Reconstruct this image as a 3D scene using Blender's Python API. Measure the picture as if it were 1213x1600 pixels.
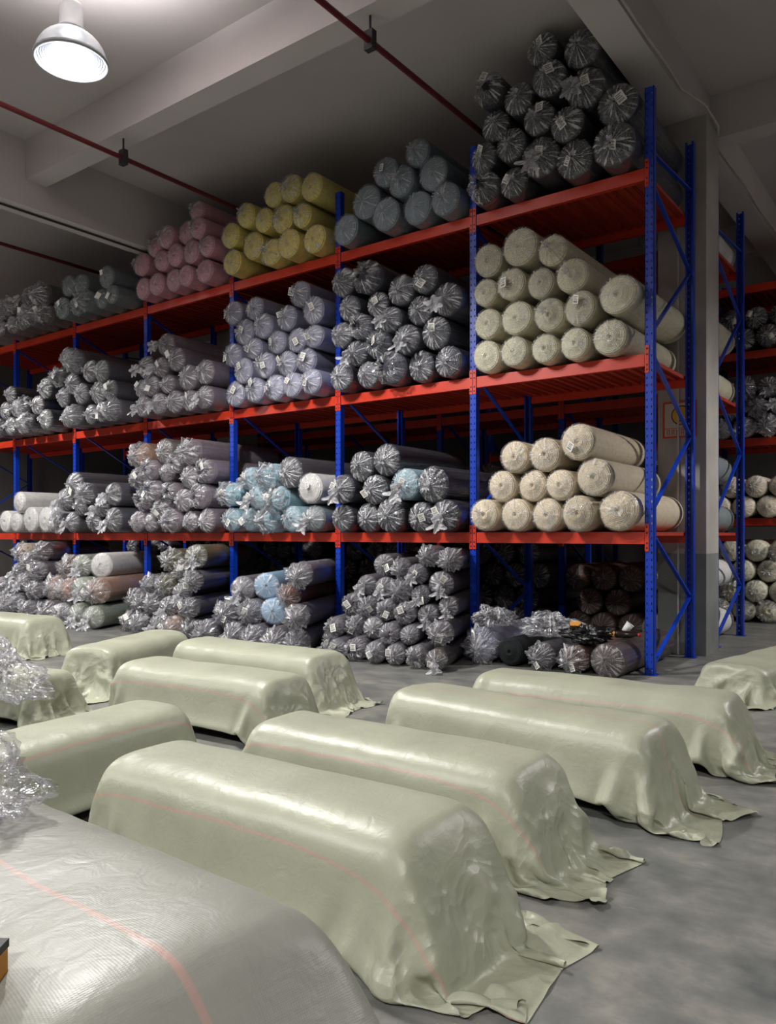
import bpy, math, random, colorsys
import numpy as np
from mathutils import Vector, Matrix, noise as mnoise

# ------------------------------------------------------------------ scene, camera, light, exposure
for o in list(bpy.data.objects):
    bpy.data.objects.remove(o, do_unlink=True)
scene = bpy.context.scene
COL = scene.collection
R = math.radians

F_PX, W_PX, H_PX, HORIZON = 1230.0, 1213.0, 1600.0, 835.0
cam_data = bpy.data.cameras.new('camera')
cam_data.sensor_fit = 'VERTICAL'
cam_data.sensor_height = 36.0
cam_data.lens = 36.0 * F_PX / H_PX
cam_data.shift_y = (HORIZON - H_PX / 2) / H_PX
cam_data.clip_start = 0.05
cam = bpy.data.objects.new('camera', cam_data)
COL.objects.link(cam)
cam.location = (2.67, -8.107, 1.45)
cam.rotation_euler = (R(90), 0, R(36.6))
scene.camera = cam

world = bpy.data.worlds.new('world')
scene.world = world
world.use_nodes = True
world.node_tree.nodes['Background'].inputs[0].default_value = (0.6, 0.63, 0.7, 1)
world.node_tree.nodes['Background'].inputs[1].default_value = 0.02

scene.view_settings.view_transform = 'Standard'
scene.view_settings.look = 'None'
scene.view_settings.gamma = 1.0
scene.view_settings.use_curve_mapping = False
scene.view_settings.exposure = 0.40

scene.cycles.max_bounces = 6
scene.cycles.diffuse_bounces = 3
scene.cycles.glossy_bounces = 2
scene.cycles.transmission_bounces = 2
scene.cycles.caustics_reflective = False
scene.cycles.caustics_refractive = False
LAMP_SPOT = 920.0          # watts of the downward beam of each high-bay lamp
LAMP_POINT = 14.0           # watts of an added point light below the mouth, lighting the ribbed cover
LAMP_UP = 400.0            # watts of uplight through the top of the reflector
LAMP_Z = 5.66
LAMPS = [(-3.71, -4.20), (-3.71, -11.2), (3.9, -11.2), (-11.4, -4.20), (-11.4, -11.2), (5.6, 3.4)]

# ------------------------------------------------------------------ small helpers
def lin(c):
    return tuple(((v / 255) / 12.92 if v / 255 <= 0.04045 else ((v / 255 + 0.055) / 1.055) ** 2.4) for v in c)

class MB:
    """collects geometry for ONE mesh object"""
    def __init__(s): s.v, s.f, s.uv = [], [], None
    def quad(s, a, b, c, d):
        n = len(s.v); s.v += [a, b, c, d]; s.f.append((n, n + 1, n + 2, n + 3))
    def box(s, x0, x1, y0, y1, z0, z1):
        n = len(s.v)
        s.v += [(x0, y0, z0), (x1, y0, z0), (x1, y1, z0), (x0, y1, z0), (x0, y0, z1), (x1, y0, z1), (x1, y1, z1), (x0, y1, z1)]
        s.f += [tuple(n + i for i in q) for q in ((3, 2, 1, 0), (4, 5, 6, 7), (0, 1, 5, 4), (1, 2, 6, 5), (2, 3, 7, 6), (3, 0, 4, 7))]
        return s
    def bar(s, p, q, w, h, up=(0, 0, 1)):
        p, q = Vector(p), Vector(q); d = (q - p).normalized(); up = Vector(up)
        if abs(d.dot(up)) > 0.98: up = Vector((1, 0, 0))
        a = d.cross(up).normalized() * w / 2; b = a.cross(d).normalized() * h / 2
        n = len(s.v)
        for c in (p, q):
            s.v += [tuple(c - a - b), tuple(c + a - b), tuple(c + a + b), tuple(c - a + b)]
        s.f += [tuple(n + i for i in t) for t in ((0, 1, 2, 3), (7, 6, 5, 4), (0, 4, 5, 1), (1, 5, 6, 2), (2, 6, 7, 3), (3, 7, 4, 0))]
        return s
    def tube(s, pts, r, seg=10, cap=True):
        pts = [Vector(p) for p in pts]; n0 = len(s.v); m = len(pts)
        rr = r if isinstance(r, (list, tuple)) else [r] * m
        prev = None
        for i, p in enumerate(pts):
            d = (pts[min(i + 1, m - 1)] - pts[max(i - 1, 0)]).normalized()
            if prev is None:
                a = d.orthogonal().normalized()
            else:
                a = (prev - d * prev.dot(d)).normalized()
            prev = a; b = d.cross(a)
            for k in range(seg):
                t = 2 * math.pi * k / seg
                s.v.append(tuple(p + (a * math.cos(t) + b * math.sin(t)) * rr[i]))
        for i in range(m - 1):
            for k in range(seg):
                k2 = (k + 1) % seg
                s.f.append((n0 + i * seg + k, n0 + i * seg + k2, n0 + (i + 1) * seg + k2, n0 + (i + 1) * seg + k))
        if cap:
            s.f.append(tuple(n0 + k for k in reversed(range(seg))))
            s.f.append(tuple(n0 + (m - 1) * seg + k for k in range(seg)))
        return s
    def lathe(s, prof, seg=32, axis='z', c=(0, 0, 0)):
        n0 = len(s.v)
        for (r, h) in prof:
            for k in range(seg):
                t = 2 * math.pi * k / seg
                if axis == 'z': s.v.append((c[0] + r * math.cos(t), c[1] + r * math.sin(t), c[2] + h))
                else: s.v.append((c[0] + r * math.cos(t), c[1] + h, c[2] + r * math.sin(t)))
        for i in range(len(prof) - 1):
            for k in range(seg):
                k2 = (k + 1) % seg
                s.f.append((n0 + i * seg + k, n0 + i * seg + k2, n0 + (i + 1) * seg + k2, n0 + (i + 1) * seg + k))
        return s
    def mesh(s, name, smooth=False):
        me = bpy.data.meshes.new(name); me.from_pydata(s.v, [], s.f)
        if smooth: me.polygons.foreach_set('use_smooth', [True] * len(me.polygons))
        me.update()
        return me
    def build(s, name, mat, parent=None, smooth=False, loc=None):
        return add(name, s.mesh(name, smooth), mat, parent, loc)

def add(name, me, mat, parent=None, loc=None):
    o = bpy.data.objects.new(name, me)
    if mat is not None:
        if len(me.materials) == 0: me.materials.append(mat)
    COL.objects.link(o)
    if parent is not None: o.parent = parent
    if loc is not None: o.location = loc
    return o

def empty(name, loc=(0, 0, 0), rz=0.0):
    o = bpy.data.objects.new(name, None); COL.objects.link(o)
    o.location = loc; o.rotation_euler = (0, 0, rz); o.empty_display_size = 0.1
    return o

def tag(o, label=None, cat=None, group=None, kind=None):
    if label: o['label'] = label
    if cat: o['category'] = cat
    if group: o['group'] = group
    if kind: o['kind'] = kind
    return o

def struct(name, mb, mat, parent=None, label=None):
    o = mb.build(name, mat, parent)
    if parent is None:
        o['kind'] = 'structure'
        if label: o['label'] = label
    return o

# ------------------------------------------------------------------ materials
def nt(name):
    m = bpy.data.materials.new(name); m.use_nodes = True
    n = m.node_tree; n.nodes.clear()
    out = n.nodes.new('ShaderNodeOutputMaterial')
    return m, n, out

def N(n, typ, **kw):
    x = n.nodes.new(typ)
    for k, v in kw.items():
        if k.startswith('i_'): x.inputs[k[2:].replace('_', ' ')].default_value = v
        else: setattr(x, k, v)
    return x

def ramp(n, src, stops):
    r = n.nodes.new('ShaderNodeValToRGB')
    el = r.color_ramp.elements
    while len(el) > 1: el.remove(el[-1])
    el[0].position = stops[0][0]; el[0].color = (*stops[0][1], 1) if len(stops[0][1]) == 3 else stops[0][1]
    for p, c in stops[1:]:
        e = el.new(p); e.color = (*c, 1)
    n.links.new(src, r.inputs[0])
    return r

def noise(n, scale, detail=4, rough=0.55, coord='Object', stretch=None):
    tc = n.nodes.new('ShaderNodeTexCoord')
    t = N(n, 'ShaderNodeTexNoise', i_Scale=scale, i_Detail=detail, i_Roughness=rough)
    src = tc.outputs[coord]
    if stretch:
        mp = n.nodes.new('ShaderNodeMapping'); mp.inputs['Scale'].default_value = stretch
        n.links.new(src, mp.inputs[0]); src = mp.outputs[0]
    n.links.new(src, t.inputs[0])
    return t

def simple(name, rgb, rough=0.6, spec=0.5, metal=0.0, var=0.08, scale=6.0, bump=0.0, bscale=60.0, objvar=0.0):
    m, n, out = nt(name)
    b = n.nodes.new('ShaderNodeBsdfPrincipled')
    c = lin(rgb)
    t = noise(n, scale)
    lo = tuple(v * (1 - var) for v in c); hi = tuple(min(1, v * (1 + var)) for v in c)
    rp = ramp(n, t.outputs[0], [(0.3, lo), (0.7, hi)])
    col = rp.outputs[0]
    if objvar:
        oi = n.nodes.new('ShaderNodeObjectInfo')
        mr = N(n, 'ShaderNodeMapRange'); mr.inputs[3].default_value = 1 - objvar; mr.inputs[4].default_value = 1 + objvar
        n.links.new(oi.outputs['Random'], mr.inputs[0])
        hs = n.nodes.new('ShaderNodeHueSaturation'); n.links.new(mr.outputs[0], hs.inputs['Value']); n.links.new(col, hs.inputs['Color'])
        col = hs.outputs[0]
    n.links.new(col, b.inputs['Base Color'])
    b.inputs['Roughness'].default_value = rough; b.inputs['Metallic'].default_value = metal
    b.inputs['Specular IOR Level'].default_value = spec
    if bump:
        t2 = noise(n, bscale, 3)
        bp = N(n, 'ShaderNodeBump', i_Strength=bump, i_Distance=0.01)
        n.links.new(t2.outputs[0], bp.inputs['Height']); n.links.new(bp.outputs[0], b.inputs['Normal'])
    n.links.new(b.outputs[0], out.inputs[0])
    return m

def mat_floor():
    m, n, out = nt('polished_concrete')
    b = n.nodes.new('ShaderNodeBsdfPrincipled')
    t1 = noise(n, 0.9, 6, 0.6); t2 = noise(n, 6, 8, 0.65); t3 = noise(n, 2.2, 7, 0.65, stretch=(1, 1.5, 1))
    mx = N(n, 'ShaderNodeMix', data_type='FLOAT'); mx.inputs[0].default_value = 0.5
    n.links.new(t1.outputs[0], mx.inputs[2]); n.links.new(t2.outputs[0], mx.inputs[3])
    mx2 = N(n, 'ShaderNodeMix', data_type='FLOAT'); mx2.inputs[0].default_value = 0.4
    n.links.new(mx.outputs[0], mx2.inputs[2]); n.links.new(t3.outputs[0], mx2.inputs[3])
    rp = ramp(n, mx2.outputs[0], [(0.36, lin((80, 84, 84))), (0.5, lin((113, 113, 109))), (0.63, lin((148, 144, 136)))])
    # pale scuffs
    sc = noise(n, 3.0, 10, 0.75, stretch=(0.6, 2.5, 1))
    sr = ramp(n, sc.outputs[0], [(0.60, (0, 0, 0)), (0.70, (0.35, 0.35, 0.35))])
    mc = N(n, 'ShaderNodeMix', data_type='RGBA'); n.links.new(sr.outputs[0], mc.inputs[0])
    n.links.new(rp.outputs[0], mc.inputs[6]); mc.inputs[7].default_value = (*lin((165, 163, 155)), 1)
    n.links.new(mc.outputs[2], b.inputs['Base Color'])
    rr = ramp(n, t2.outputs[0], [(0.3, (0.42,) * 3), (0.7, (0.62,) * 3)])
    n.links.new(rr.outputs[0], b.inputs['Roughness'])
    bp = N(n, 'ShaderNodeBump', i_Strength=0.06, i_Distance=0.01); n.links.new(t2.outputs[0], bp.inputs['Height']); n.links.new(bp.outputs[0], b.inputs['Normal'])
    n.links.new(b.outputs[0], out.inputs[0])
    return m

def mat_woven(name, rgb, stripes, width=0.008, rough=0.40):
    """woven polypropylene sheet: UV are metres; stripes = list of v positions of printed pink lines"""
    m, n, out = nt(name)
    b = n.nodes.new('ShaderNodeBsdfPrincipled')
    uv = n.nodes.new('ShaderNodeUVMap'); sep = n.nodes.new('ShaderNodeSeparateXYZ'); n.links.new(uv.outputs[0], sep.inputs[0])
    t = N(n, 'ShaderNodeTexNoise', i_Scale=2.5, i_Detail=5.0); n.links.new(uv.outputs[0], t.inputs[0])
    c = lin(rgb)
    rp = ramp(n, t.outputs[0], [(0.3, tuple(v * 0.9 for v in c)), (0.7, tuple(v * 1.08 for v in c))])
    # fine tape threads, stretched along the length
    mp = n.nodes.new('ShaderNodeMapping'); mp.inputs['Scale'].default_value = (6, 170, 1); n.links.new(uv.outputs[0], mp.inputs[0])
    th = N(n, 'ShaderNodeTexNoise', i_Scale=1.0, i_Detail=2.0); n.links.new(mp.outputs[0], th.inputs[0])
    mp2 = n.nodes.new('ShaderNodeMapping'); mp2.inputs['Scale'].default_value = (170, 6, 1); n.links.new(uv.outputs[0], mp2.inputs[0])
    th2 = N(n, 'ShaderNodeTexNoise', i_Scale=1.0, i_Detail=2.0); n.links.new(mp2.outputs[0], th2.inputs[0])
    ad = N(n, 'ShaderNodeMath', operation='ADD'); n.links.new(th.outputs[0], ad.inputs[0]); n.links.new(th2.outputs[0], ad.inputs[1])
    wv = []
    for dr in ('X', 'Y'):
        w_ = N(n, 'ShaderNodeTexWave', wave_type='BANDS', bands_direction=dr, i_Scale=75.0, i_Distortion=0.4, i_Detail=0.0); n.links.new(uv.outputs[0], w_.inputs[0]); wv.append(w_)
    wm = N(n, 'ShaderNodeMath', operation='MULTIPLY'); n.links.new(wv[0].outputs['Fac'], wm.inputs[0]); n.links.new(wv[1].outputs['Fac'], wm.inputs[1])
    wa = N(n, 'ShaderNodeMath', operation='MULTIPLY_ADD'); wa.inputs[1].default_value = 0.8; n.links.new(wm.outputs[0], wa.inputs[0]); n.links.new(ad.outputs[0], wa.inputs[2])
    thr = ramp(n, ad.outputs[0], [(0.35, (0.95,) * 3), (1.0, (1.04,) * 3)])
    ml = N(n, 'ShaderNodeMix', data_type='RGBA', blend_type='MULTIPLY'); ml.inputs[0].default_value = 1
    n.links.new(rp.outputs[0], ml.inputs[6]); n.links.new(thr.outputs[0], ml.inputs[7])
    col = ml.outputs[2]
    wob = N(n, 'ShaderNodeTexNoise', i_Scale=1.3, i_Detail=1.0); n.links.new(uv.outputs[0], wob.inputs[0])
    for v0 in stripes:
        w = N(n, 'ShaderNodeMath', operation='MULTIPLY_ADD'); w.inputs[1].default_value = 0.06; w.inputs[2].default_value = v0 - 0.03
        n.links.new(wob.outputs[0], w.inputs[0])
        d = N(n, 'ShaderNodeMath', operation='SUBTRACT'); n.links.new(sep.outputs[1], d.inputs[0]); n.links.new(w.outputs[0], d.inputs[1])
        a = N(n, 'ShaderNodeMath', operation='ABSOLUTE'); n.links.new(d.outputs[0], a.inputs[0])
        mr = N(n, 'ShaderNodeMapRange'); mr.inputs[1].default_value = width * 0.5; mr.inputs[2].default_value = width; mr.inputs[3].default_value = 0.5; mr.inputs[4].default_value = 0.0
        n.links.new(a.outputs[0], mr.inputs[0])
        mx = N(n, 'ShaderNodeMix', data_type='RGBA'); n.links.new(mr.outputs[0], mx.inputs[0]); n.links.new(col, mx.inputs[6]); mx.inputs[7].default_value = (*lin((200, 150, 140)), 1)
        col = mx.outputs[2]
    n.links.new(col, b.inputs['Base Color'])
    b.inputs['Roughness'].default_value = rough
    b.inputs['Specular IOR Level'].default_value = 0.55
    # creases: sharp crumple facets where the sheet hangs loose, faint on the taut body; plus the weave
    fa = n.nodes.new('ShaderNodeAttribute'); fa.attribute_name = 'loose'
    dn = N(n, 'ShaderNodeTexNoise', i_Scale=3.5, i_Detail=1.0); n.links.new(uv.outputs[0], dn.inputs[0])
    dv = N(n, 'ShaderNodeVectorMath', operation='MULTIPLY_ADD'); dv.inputs[1].default_value = (0.34, 0.26, 0); n.links.new(dn.outputs['Color'], dv.inputs[0]); n.links.new(uv.outputs[0], dv.inputs[2])
    hs = []
    for sc_ in (6.0, 17.0):
        vo = N(n, 'ShaderNodeTexVoronoi', feature='F1', i_Scale=sc_); n.links.new(dv.outputs[0], vo.inputs[0]); hs.append(vo)
    hm = N(n, 'ShaderNodeMath', operation='MULTIPLY_ADD'); hm.inputs[1].default_value = 0.45; n.links.new(hs[1].outputs['Distance'], hm.inputs[0]); n.links.new(hs[0].outputs['Distance'], hm.inputs[2])
    hk = N(n, 'ShaderNodeMath', operation='MULTIPLY'); n.links.new(hm.outputs[0], hk.inputs[0]); n.links.new(fa.outputs['Fac'], hk.inputs[1])
    cr = N(n, 'ShaderNodeTexNoise', i_Scale=14.0, i_Detail=3.0, i_Roughness=0.6, i_Distortion=0.6); n.links.new(uv.outputs[0], cr.inputs[0])
    bp = N(n, 'ShaderNodeBump', i_Strength=0.30, i_Distance=0.012); n.links.new(cr.outputs[0], bp.inputs['Height'])
    bp1 = N(n, 'ShaderNodeBump', i_Strength=0.75, i_Distance=0.022); n.links.new(hk.outputs[0], bp1.inputs['Height']); n.links.new(bp.outputs[0], bp1.inputs['Normal'])
    bp2 = N(n, 'ShaderNodeBump', i_Strength=0.09, i_Distance=0.003); n.links.new(wm.outputs[0], bp2.inputs['Height']); n.links.new(bp1.outputs[0], bp2.inputs['Normal'])
    n.links.new(bp2.outputs[0], b.inputs['Normal'])
    n.links.new(b.outputs[0], out.inputs[0])
    return m

def mat_fabric(name, rgb, objvar=0.12):
    m, n, out = nt(name)
    b = n.nodes.new('ShaderNodeBsdfPrincipled')
    c = lin(rgb)
    t = noise(n, 3.0, 6, 0.6)
    rp = ramp(n, t.outputs[0], [(0.3, tuple(v * 0.86 for v in c)), (0.7, tuple(min(1, v * 1.1) for v in c))])
    oi = n.nodes.new('ShaderNodeObjectInfo')
    mr = N(n, 'ShaderNodeMapRange'); mr.inputs[3].default_value = 1 - objvar; mr.inputs[4].default_value = 1 + objvar
    n.links.new(oi.outputs['Random'], mr.inputs[0])
    hs = n.nodes.new('ShaderNodeHueSaturation'); n.links.new(mr.outputs[0], hs.inputs['Value']); n.links.new(rp.outputs[0], hs.inputs['Color'])
    n.links.new(hs.outputs[0], b.inputs['Base Color'])
    b.inputs['Roughness'].default_value = 0.85; b.inputs['Specular IOR Level'].default_value = 0.2
    # wound layers on the end face: rings about the local Y axis
    tc = n.nodes.new('ShaderNodeTexCoord'); sp = n.nodes.new('ShaderNodeSeparateXYZ'); n.links.new(tc.outputs['Object'], sp.inputs[0])
    cb = n.nodes.new('ShaderNodeCombineXYZ'); n.links.new(sp.outputs[0], cb.inputs[0]); n.links.new(sp.outputs[2], cb.inputs[2])
    ln = N(n, 'ShaderNodeVectorMath', operation='LENGTH'); n.links.new(cb.outputs[0], ln.inputs[0])
    mu = N(n, 'ShaderNodeMath', operation='MULTIPLY'); mu.inputs[1].default_value = 75.0; n.links.new(ln.outputs['Value'], mu.inputs[0])
    sn = N(n, 'ShaderNodeMath', operation='SINE'); n.links.new(mu.outputs[0], sn.inputs[0])
    fy = N(n, 'ShaderNodeMath', operation='LESS_THAN'); fy.inputs[1].default_value = 0.3; n.links.new(sp.outputs[1], fy.inputs[0])
    fm = N(n, 'ShaderNodeMath', operation='MULTIPLY'); n.links.new(sn.outputs[0], fm.inputs[0]); n.links.new(fy.outputs[0], fm.inputs[1])
    bp = N(n, 'ShaderNodeBump', i_Strength=0.35, i_Distance=0.03); n.links.new(fm.outputs[0], bp.inputs['Height'])
    n.links.new(bp.outputs[0], b.inputs['Normal'])
    n.links.new(b.outputs[0], out.inputs[0])
    return m

def mat_plastic(name, sleeve, cap, tint=(244, 244, 248), rough=0.16, gloss=0.10, crease_glint=0.3):
    """thin clear polythene: see-through, whitish where it is gathered and where glints are painted, glossy"""
    m, n, out = nt(name)
    tr = n.nodes.new('ShaderNodeBsdfTransparent'); tr.inputs[0].default_value = (0.97, 0.97, 0.98, 1)
    df = n.nodes.new('ShaderNodeBsdfDiffuse'); df.inputs[0].default_value = (*lin(tint), 1)
    tl = n.nodes.new('ShaderNodeBsdfTranslucent'); tl.inputs[0].default_value = (*lin(tint), 1)
    dm = N(n, 'ShaderNodeMixShader'); dm.inputs[0].default_value = 0.3; n.links.new(df.outputs[0], dm.inputs[1]); n.links.new(tl.outputs[0], dm.inputs[2])
    gl = n.nodes.new('ShaderNodeBsdfGlossy'); gl.inputs['Roughness'].default_value = rough
    uv = n.nodes.new('ShaderNodeUVMap'); sp = n.nodes.new('ShaderNodeSeparateXYZ'); n.links.new(uv.outputs[0], sp.inputs[0])
    oi = n.nodes.new('ShaderNodeObjectInfo')
    off = N(n, 'ShaderNodeMath', operation='MULTIPLY'); off.inputs[1].default_value = 20.0; n.links.new(oi.outputs['Random'], off.inputs[0])
    uo = N(n, 'ShaderNodeVectorMath', operation='ADD'); n.links.new(uv.outputs[0], uo.inputs[0]); n.links.new(off.outputs[0], uo.inputs[1])
    mp = N(n, 'ShaderNodeVectorMath', operation='MULTIPLY'); mp.inputs[1].default_value = (40, 2.2, 1); n.links.new(uo.outputs[0], mp.inputs[0])
    st = N(n, 'ShaderNodeTexNoise', noise_dimensions='2D', i_Scale=1.0, i_Detail=2.0, i_Roughness=0.6); n.links.new(mp.outputs[0], st.inputs[0])
    sr = ramp(n, st.outputs[0], [(0.46, (0.04,) * 3), (0.56, (0.22,) * 3), (0.63, (1.0,) * 3), (0.75, (1.25,) * 3)])  # gathered haze, with bright radial streaks painted in as star glints
    mask = N(n, 'ShaderNodeMapRange'); mask.inputs[1].default_value = 0.47; mask.inputs[2].default_value = 0.56; n.links.new(sp.outputs[1], mask.inputs[0])
    knot = N(n, 'ShaderNodeMapRange'); knot.inputs[1].default_value = 0.80; knot.inputs[2].default_value = 1.0; knot.inputs[3].default_value = 0.0; knot.inputs[4].default_value = 0.5; n.links.new(sp.outputs[1], knot.inputs[0])
    # sleeve haze: faint long creases
    sr2 = ramp(n, st.outputs[0], [(0.45, (0.35,) * 3), (0.70, (1.6,) * 3)])
    a = N(n, 'ShaderNodeMath', operation='MULTIPLY'); a.inputs[1].default_value = sleeve; n.links.new(sr2.outputs[0], a.inputs[0])
    bq = N(n, 'ShaderNodeMath', operation='MULTIPLY'); bq.inputs[1].default_value = cap; n.links.new(sr.outputs[0], bq.inputs[0])
    b2 = N(n, 'ShaderNodeMath', operation='ADD'); n.links.new(bq.outputs[0], b2.inputs[0])
    kk = N(n, 'ShaderNodeMath', operation='MULTIPLY'); kk.inputs[1].default_value = cap * 1.3; n.links.new(knot.outputs[0], kk.inputs[0]); n.links.new(kk.outputs[0], b2.inputs[1])
    hz = N(n, 'ShaderNodeMix', data_type='FLOAT'); n.links.new(mask.outputs[0], hz.inputs[0]); n.links.new(a.outputs[0], hz.inputs[2]); n.links.new(b2.outputs[0], hz.inputs[3])
    hz.clamp_factor = True
    # crinkle relief, and thin white lines that paint glints along the creases
    mp3 = N(n, 'ShaderNodeVectorMath', operation='MULTIPLY'); mp3.inputs[1].default_value = (22, 22, 1); n.links.new(uo.outputs[0], mp3.inputs[0])
    s3 = N(n, 'ShaderNodeTexNoise', noise_dimensions='2D', i_Scale=1.0, i_Detail=2.5, i_Distortion=1.5); n.links.new(mp3.outputs[0], s3.inputs[0])
    ab = N(n, 'ShaderNodeMath', operation='SUBTRACT'); ab.inputs[1].default_value = 0.5; n.links.new(s3.outputs[0], ab.inputs[0])
    ab2 = N(n, 'ShaderNodeMath', operation='ABSOLUTE'); n.links.new(ab.outputs[0], ab2.inputs[0])
    cl_ = N(n, 'ShaderNodeMapRange'); cl_.inputs[1].default_value = 0.004; cl_.inputs[2].default_value = 0.032; cl_.inputs[3].default_value = crease_glint; cl_.inputs[4].default_value = 0.0; n.links.new(ab2.outputs[0], cl_.inputs[0])
    cw = N(n, 'ShaderNodeMapRange'); cw.inputs[3].default_value = 0.18; cw.inputs[4].default_value = 0.75; n.links.new(mask.outputs[0], cw.inputs[0])
    cm = N(n, 'ShaderNodeMath', operation='MULTIPLY'); n.links.new(cl_.outputs[0], cm.inputs[0]); n.links.new(cw.outputs[0], cm.inputs[1])
    sm = N(n, 'ShaderNodeMath', operation='ADD'); n.links.new(hz.outputs[0], sm.inputs[0]); n.links.new(cm.outputs[0], sm.inputs[1])
    cl = N(n, 'ShaderNodeClamp'); cl.inputs[2].default_value = 0.92; n.links.new(sm.outputs[0], cl.inputs[0])
    bp0 = N(n, 'ShaderNodeBump', i_Strength=0.7, i_Distance=0.012); n.links.new(s3.outputs[0], bp0.inputs['Height'])
    bp = N(n, 'ShaderNodeBump', i_Strength=0.6, i_Distance=0.02); n.links.new(st.outputs[0], bp.inputs['Height']); n.links.new(bp0.outputs[0], bp.inputs['Normal'])
    n.links.new(bp.outputs[0], gl.inputs['Normal']); n.links.new(bp.outputs[0], df.inputs['Normal'])
    lw = N(n, 'ShaderNodeLayerWeight', i_Blend=0.25); n.links.new(bp.outputs[0], lw.inputs['Normal'])
    fr = N(n, 'ShaderNodeMath', operation='MULTIPLY_ADD'); fr.inputs[1].default_value = 0.14; fr.inputs[2].default_value = gloss; n.links.new(lw.outputs['Fresnel'], fr.inputs[0])
    fc = N(n, 'ShaderNodeClamp'); fc.inputs[2].default_value = 0.35; n.links.new(fr.outputs[0], fc.inputs[0])
    m1 = N(n, 'ShaderNodeMixShader'); n.links.new(cl.outputs[0], m1.inputs[0]); n.links.new(tr.outputs[0], m1.inputs[1]); n.links.new(dm.outputs[0], m1.inputs[2])
    m2 = N(n, 'ShaderNodeMixShader'); n.links.new(fc.outputs[0], m2.inputs[0]); n.links.new(m1.outputs[0], m2.inputs[1]); n.links.new(gl.outputs[0], m2.inputs[2])
    n.links.new(m2.outputs[0], out.inputs[0])
    return m

def mat_pillar():
    m, n, out = nt('painted_plaster_pillar')
    b = n.nodes.new('ShaderNodeBsdfPrincipled')
    tc = n.nodes.new('ShaderNodeTexCoord'); sp = n.nodes.new('ShaderNodeSeparateXYZ'); n.links.new(tc.outputs['Object'], sp.inputs[0])
    t = noise(n, 2.0, 6); rp = ramp(n, t.outputs[0], [(0.3, lin((158, 152, 147))), (0.7, lin((184, 178, 172)))])
    t2 = noise(n, 9.0, 8, 0.7, stretch=(1, 1, 0.45)); chip = ramp(n, t2.outputs[0], [(0.66, (0, 0, 0)), (0.67, (1, 1, 1))])
    grey = ramp(n, t.outputs[0], [(0.3, lin((112, 115, 113))), (0.7, lin((134, 137, 134)))])
    gm = N(n, 'ShaderNodeMix', data_type='RGBA'); n.links.new(chip.outputs[0], gm.inputs[0]); n.links.new(grey.outputs[0], gm.inputs[6]); gm.inputs[7].default_value = (*lin((196, 194, 188)), 1)
    lt = N(n, 'ShaderNodeMath', operation='LESS_THAN'); lt.inputs[1].default_value = 1.22; n.links.new(sp.outputs[2], lt.inputs[0])
    mx = N(n, 'ShaderNodeMix', data_type='RGBA'); n.links.new(lt.outputs[0], mx.inputs[0]); n.links.new(rp.outputs[0], mx.inputs[6]); n.links.new(gm.outputs[2], mx.inputs[7])
    n.links.new(mx.outputs[2], b.inputs['Base Color']); b.inputs['Roughness'].default_value = 0.7
    n.links.new(b.outputs[0], out.inputs[0])
    return m

M = {}
M['floor'] = mat_floor()
M['ceiling'] = simple('ceiling_paint', (196, 189, 188), 0.9, 0.2, var=0.05, scale=0.8)
M['beam'] = simple('beam_paint', (202, 195, 193), 0.9, 0.2, var=0.05, scale=0.8)
M['wall'] = simple('wall_paint', (112, 109, 107), 0.9, 0.2, var=0.06, scale=0.6)
M['pillar'] = mat_pillar()
M['blue'] = simple('blue_powder_coat', (14, 58, 176), 0.35, 0.5, var=0.10, scale=3)
M['orange'] = simple('orange_powder_coat', (204, 56, 30), 0.4, 0.5, var=0.10, scale=3)
M['bolt'] = simple('dark_steel', (40, 34, 34), 0.5, 0.5, metal=0.5)
M['deck'] = simple('deck_orange', (176, 58, 38), 0.45, 0.5, var=0.15, scale=3)
M['pipe'] = simple('red_pipe_paint', (112, 42, 46), 0.45, 0.4)
M['hanger'] = simple('black_hanger', (40, 36, 38), 0.6)
M['cable'] = simple('white_conduit', (196, 190, 186), 0.5)
M['darkcable'] = simple('dark_cable', (52, 46, 48), 0.6)
M['paper'] = simple('paper_tag', (236, 234, 228), 0.8, 0.2, var=0.03)
M['ink'] = simple('tag_print', (70, 70, 74), 0.8, 0.2, var=0.3, scale=40)
M['core'] = simple('cardboard_core', (60, 50, 42), 0.9, 0.1)
M['bundle'] = simple('packed_cloth_shaded', (58, 58, 56), 0.9, 0.1)  # dark tone puts the shade under the flaps into the cloth colour
M['lampwhite'] = simple('white_lamp_plastic', (188, 192, 198), 0.5, 0.4, var=0.02)
M['lampmetal'] = simple('lamp_housing', (190, 192, 195), 0.4, 0.5)

def mat_emit(name, rgb, s):
    m, n, out = nt(name); e = N(n, 'ShaderNodeEmission', i_Strength=s); e.inputs[0].default_value = (*rgb, 1)
    n.links.new(e.outputs[0], out.inputs[0]); return m
M['glow'] = mat_emit('lamp_lens_light', (1.0, 0.98, 0.97), 7.0)

def mat_reflector():
    m, n, out = nt('prismatic_reflector')
    tr = n.nodes.new('ShaderNodeBsdfTransparent'); tl = n.nodes.new('ShaderNodeBsdfTranslucent'); tl.inputs[0].default_value = (0.9, 0.92, 0.95, 1)
    df = n.nodes.new('ShaderNodeBsdfDiffuse'); df.inputs[0].default_value = (0.85, 0.87, 0.9, 1)
    a = N(n, 'ShaderNodeMixShader'); a.inputs[0].default_value = 0.5; n.links.new(tl.outputs[0], a.inputs[1]); n.links.new(df.outputs[0], a.inputs[2])
    b = N(n, 'ShaderNodeMixShader'); b.inputs[0].default_value = 0.40; n.links.new(tr.outputs[0], b.inputs[1]); n.links.new(a.outputs[0], b.inputs[2])
    n.links.new(b.outputs[0], out.inputs[0]); return m
M['reflector'] = mat_reflector()

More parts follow.
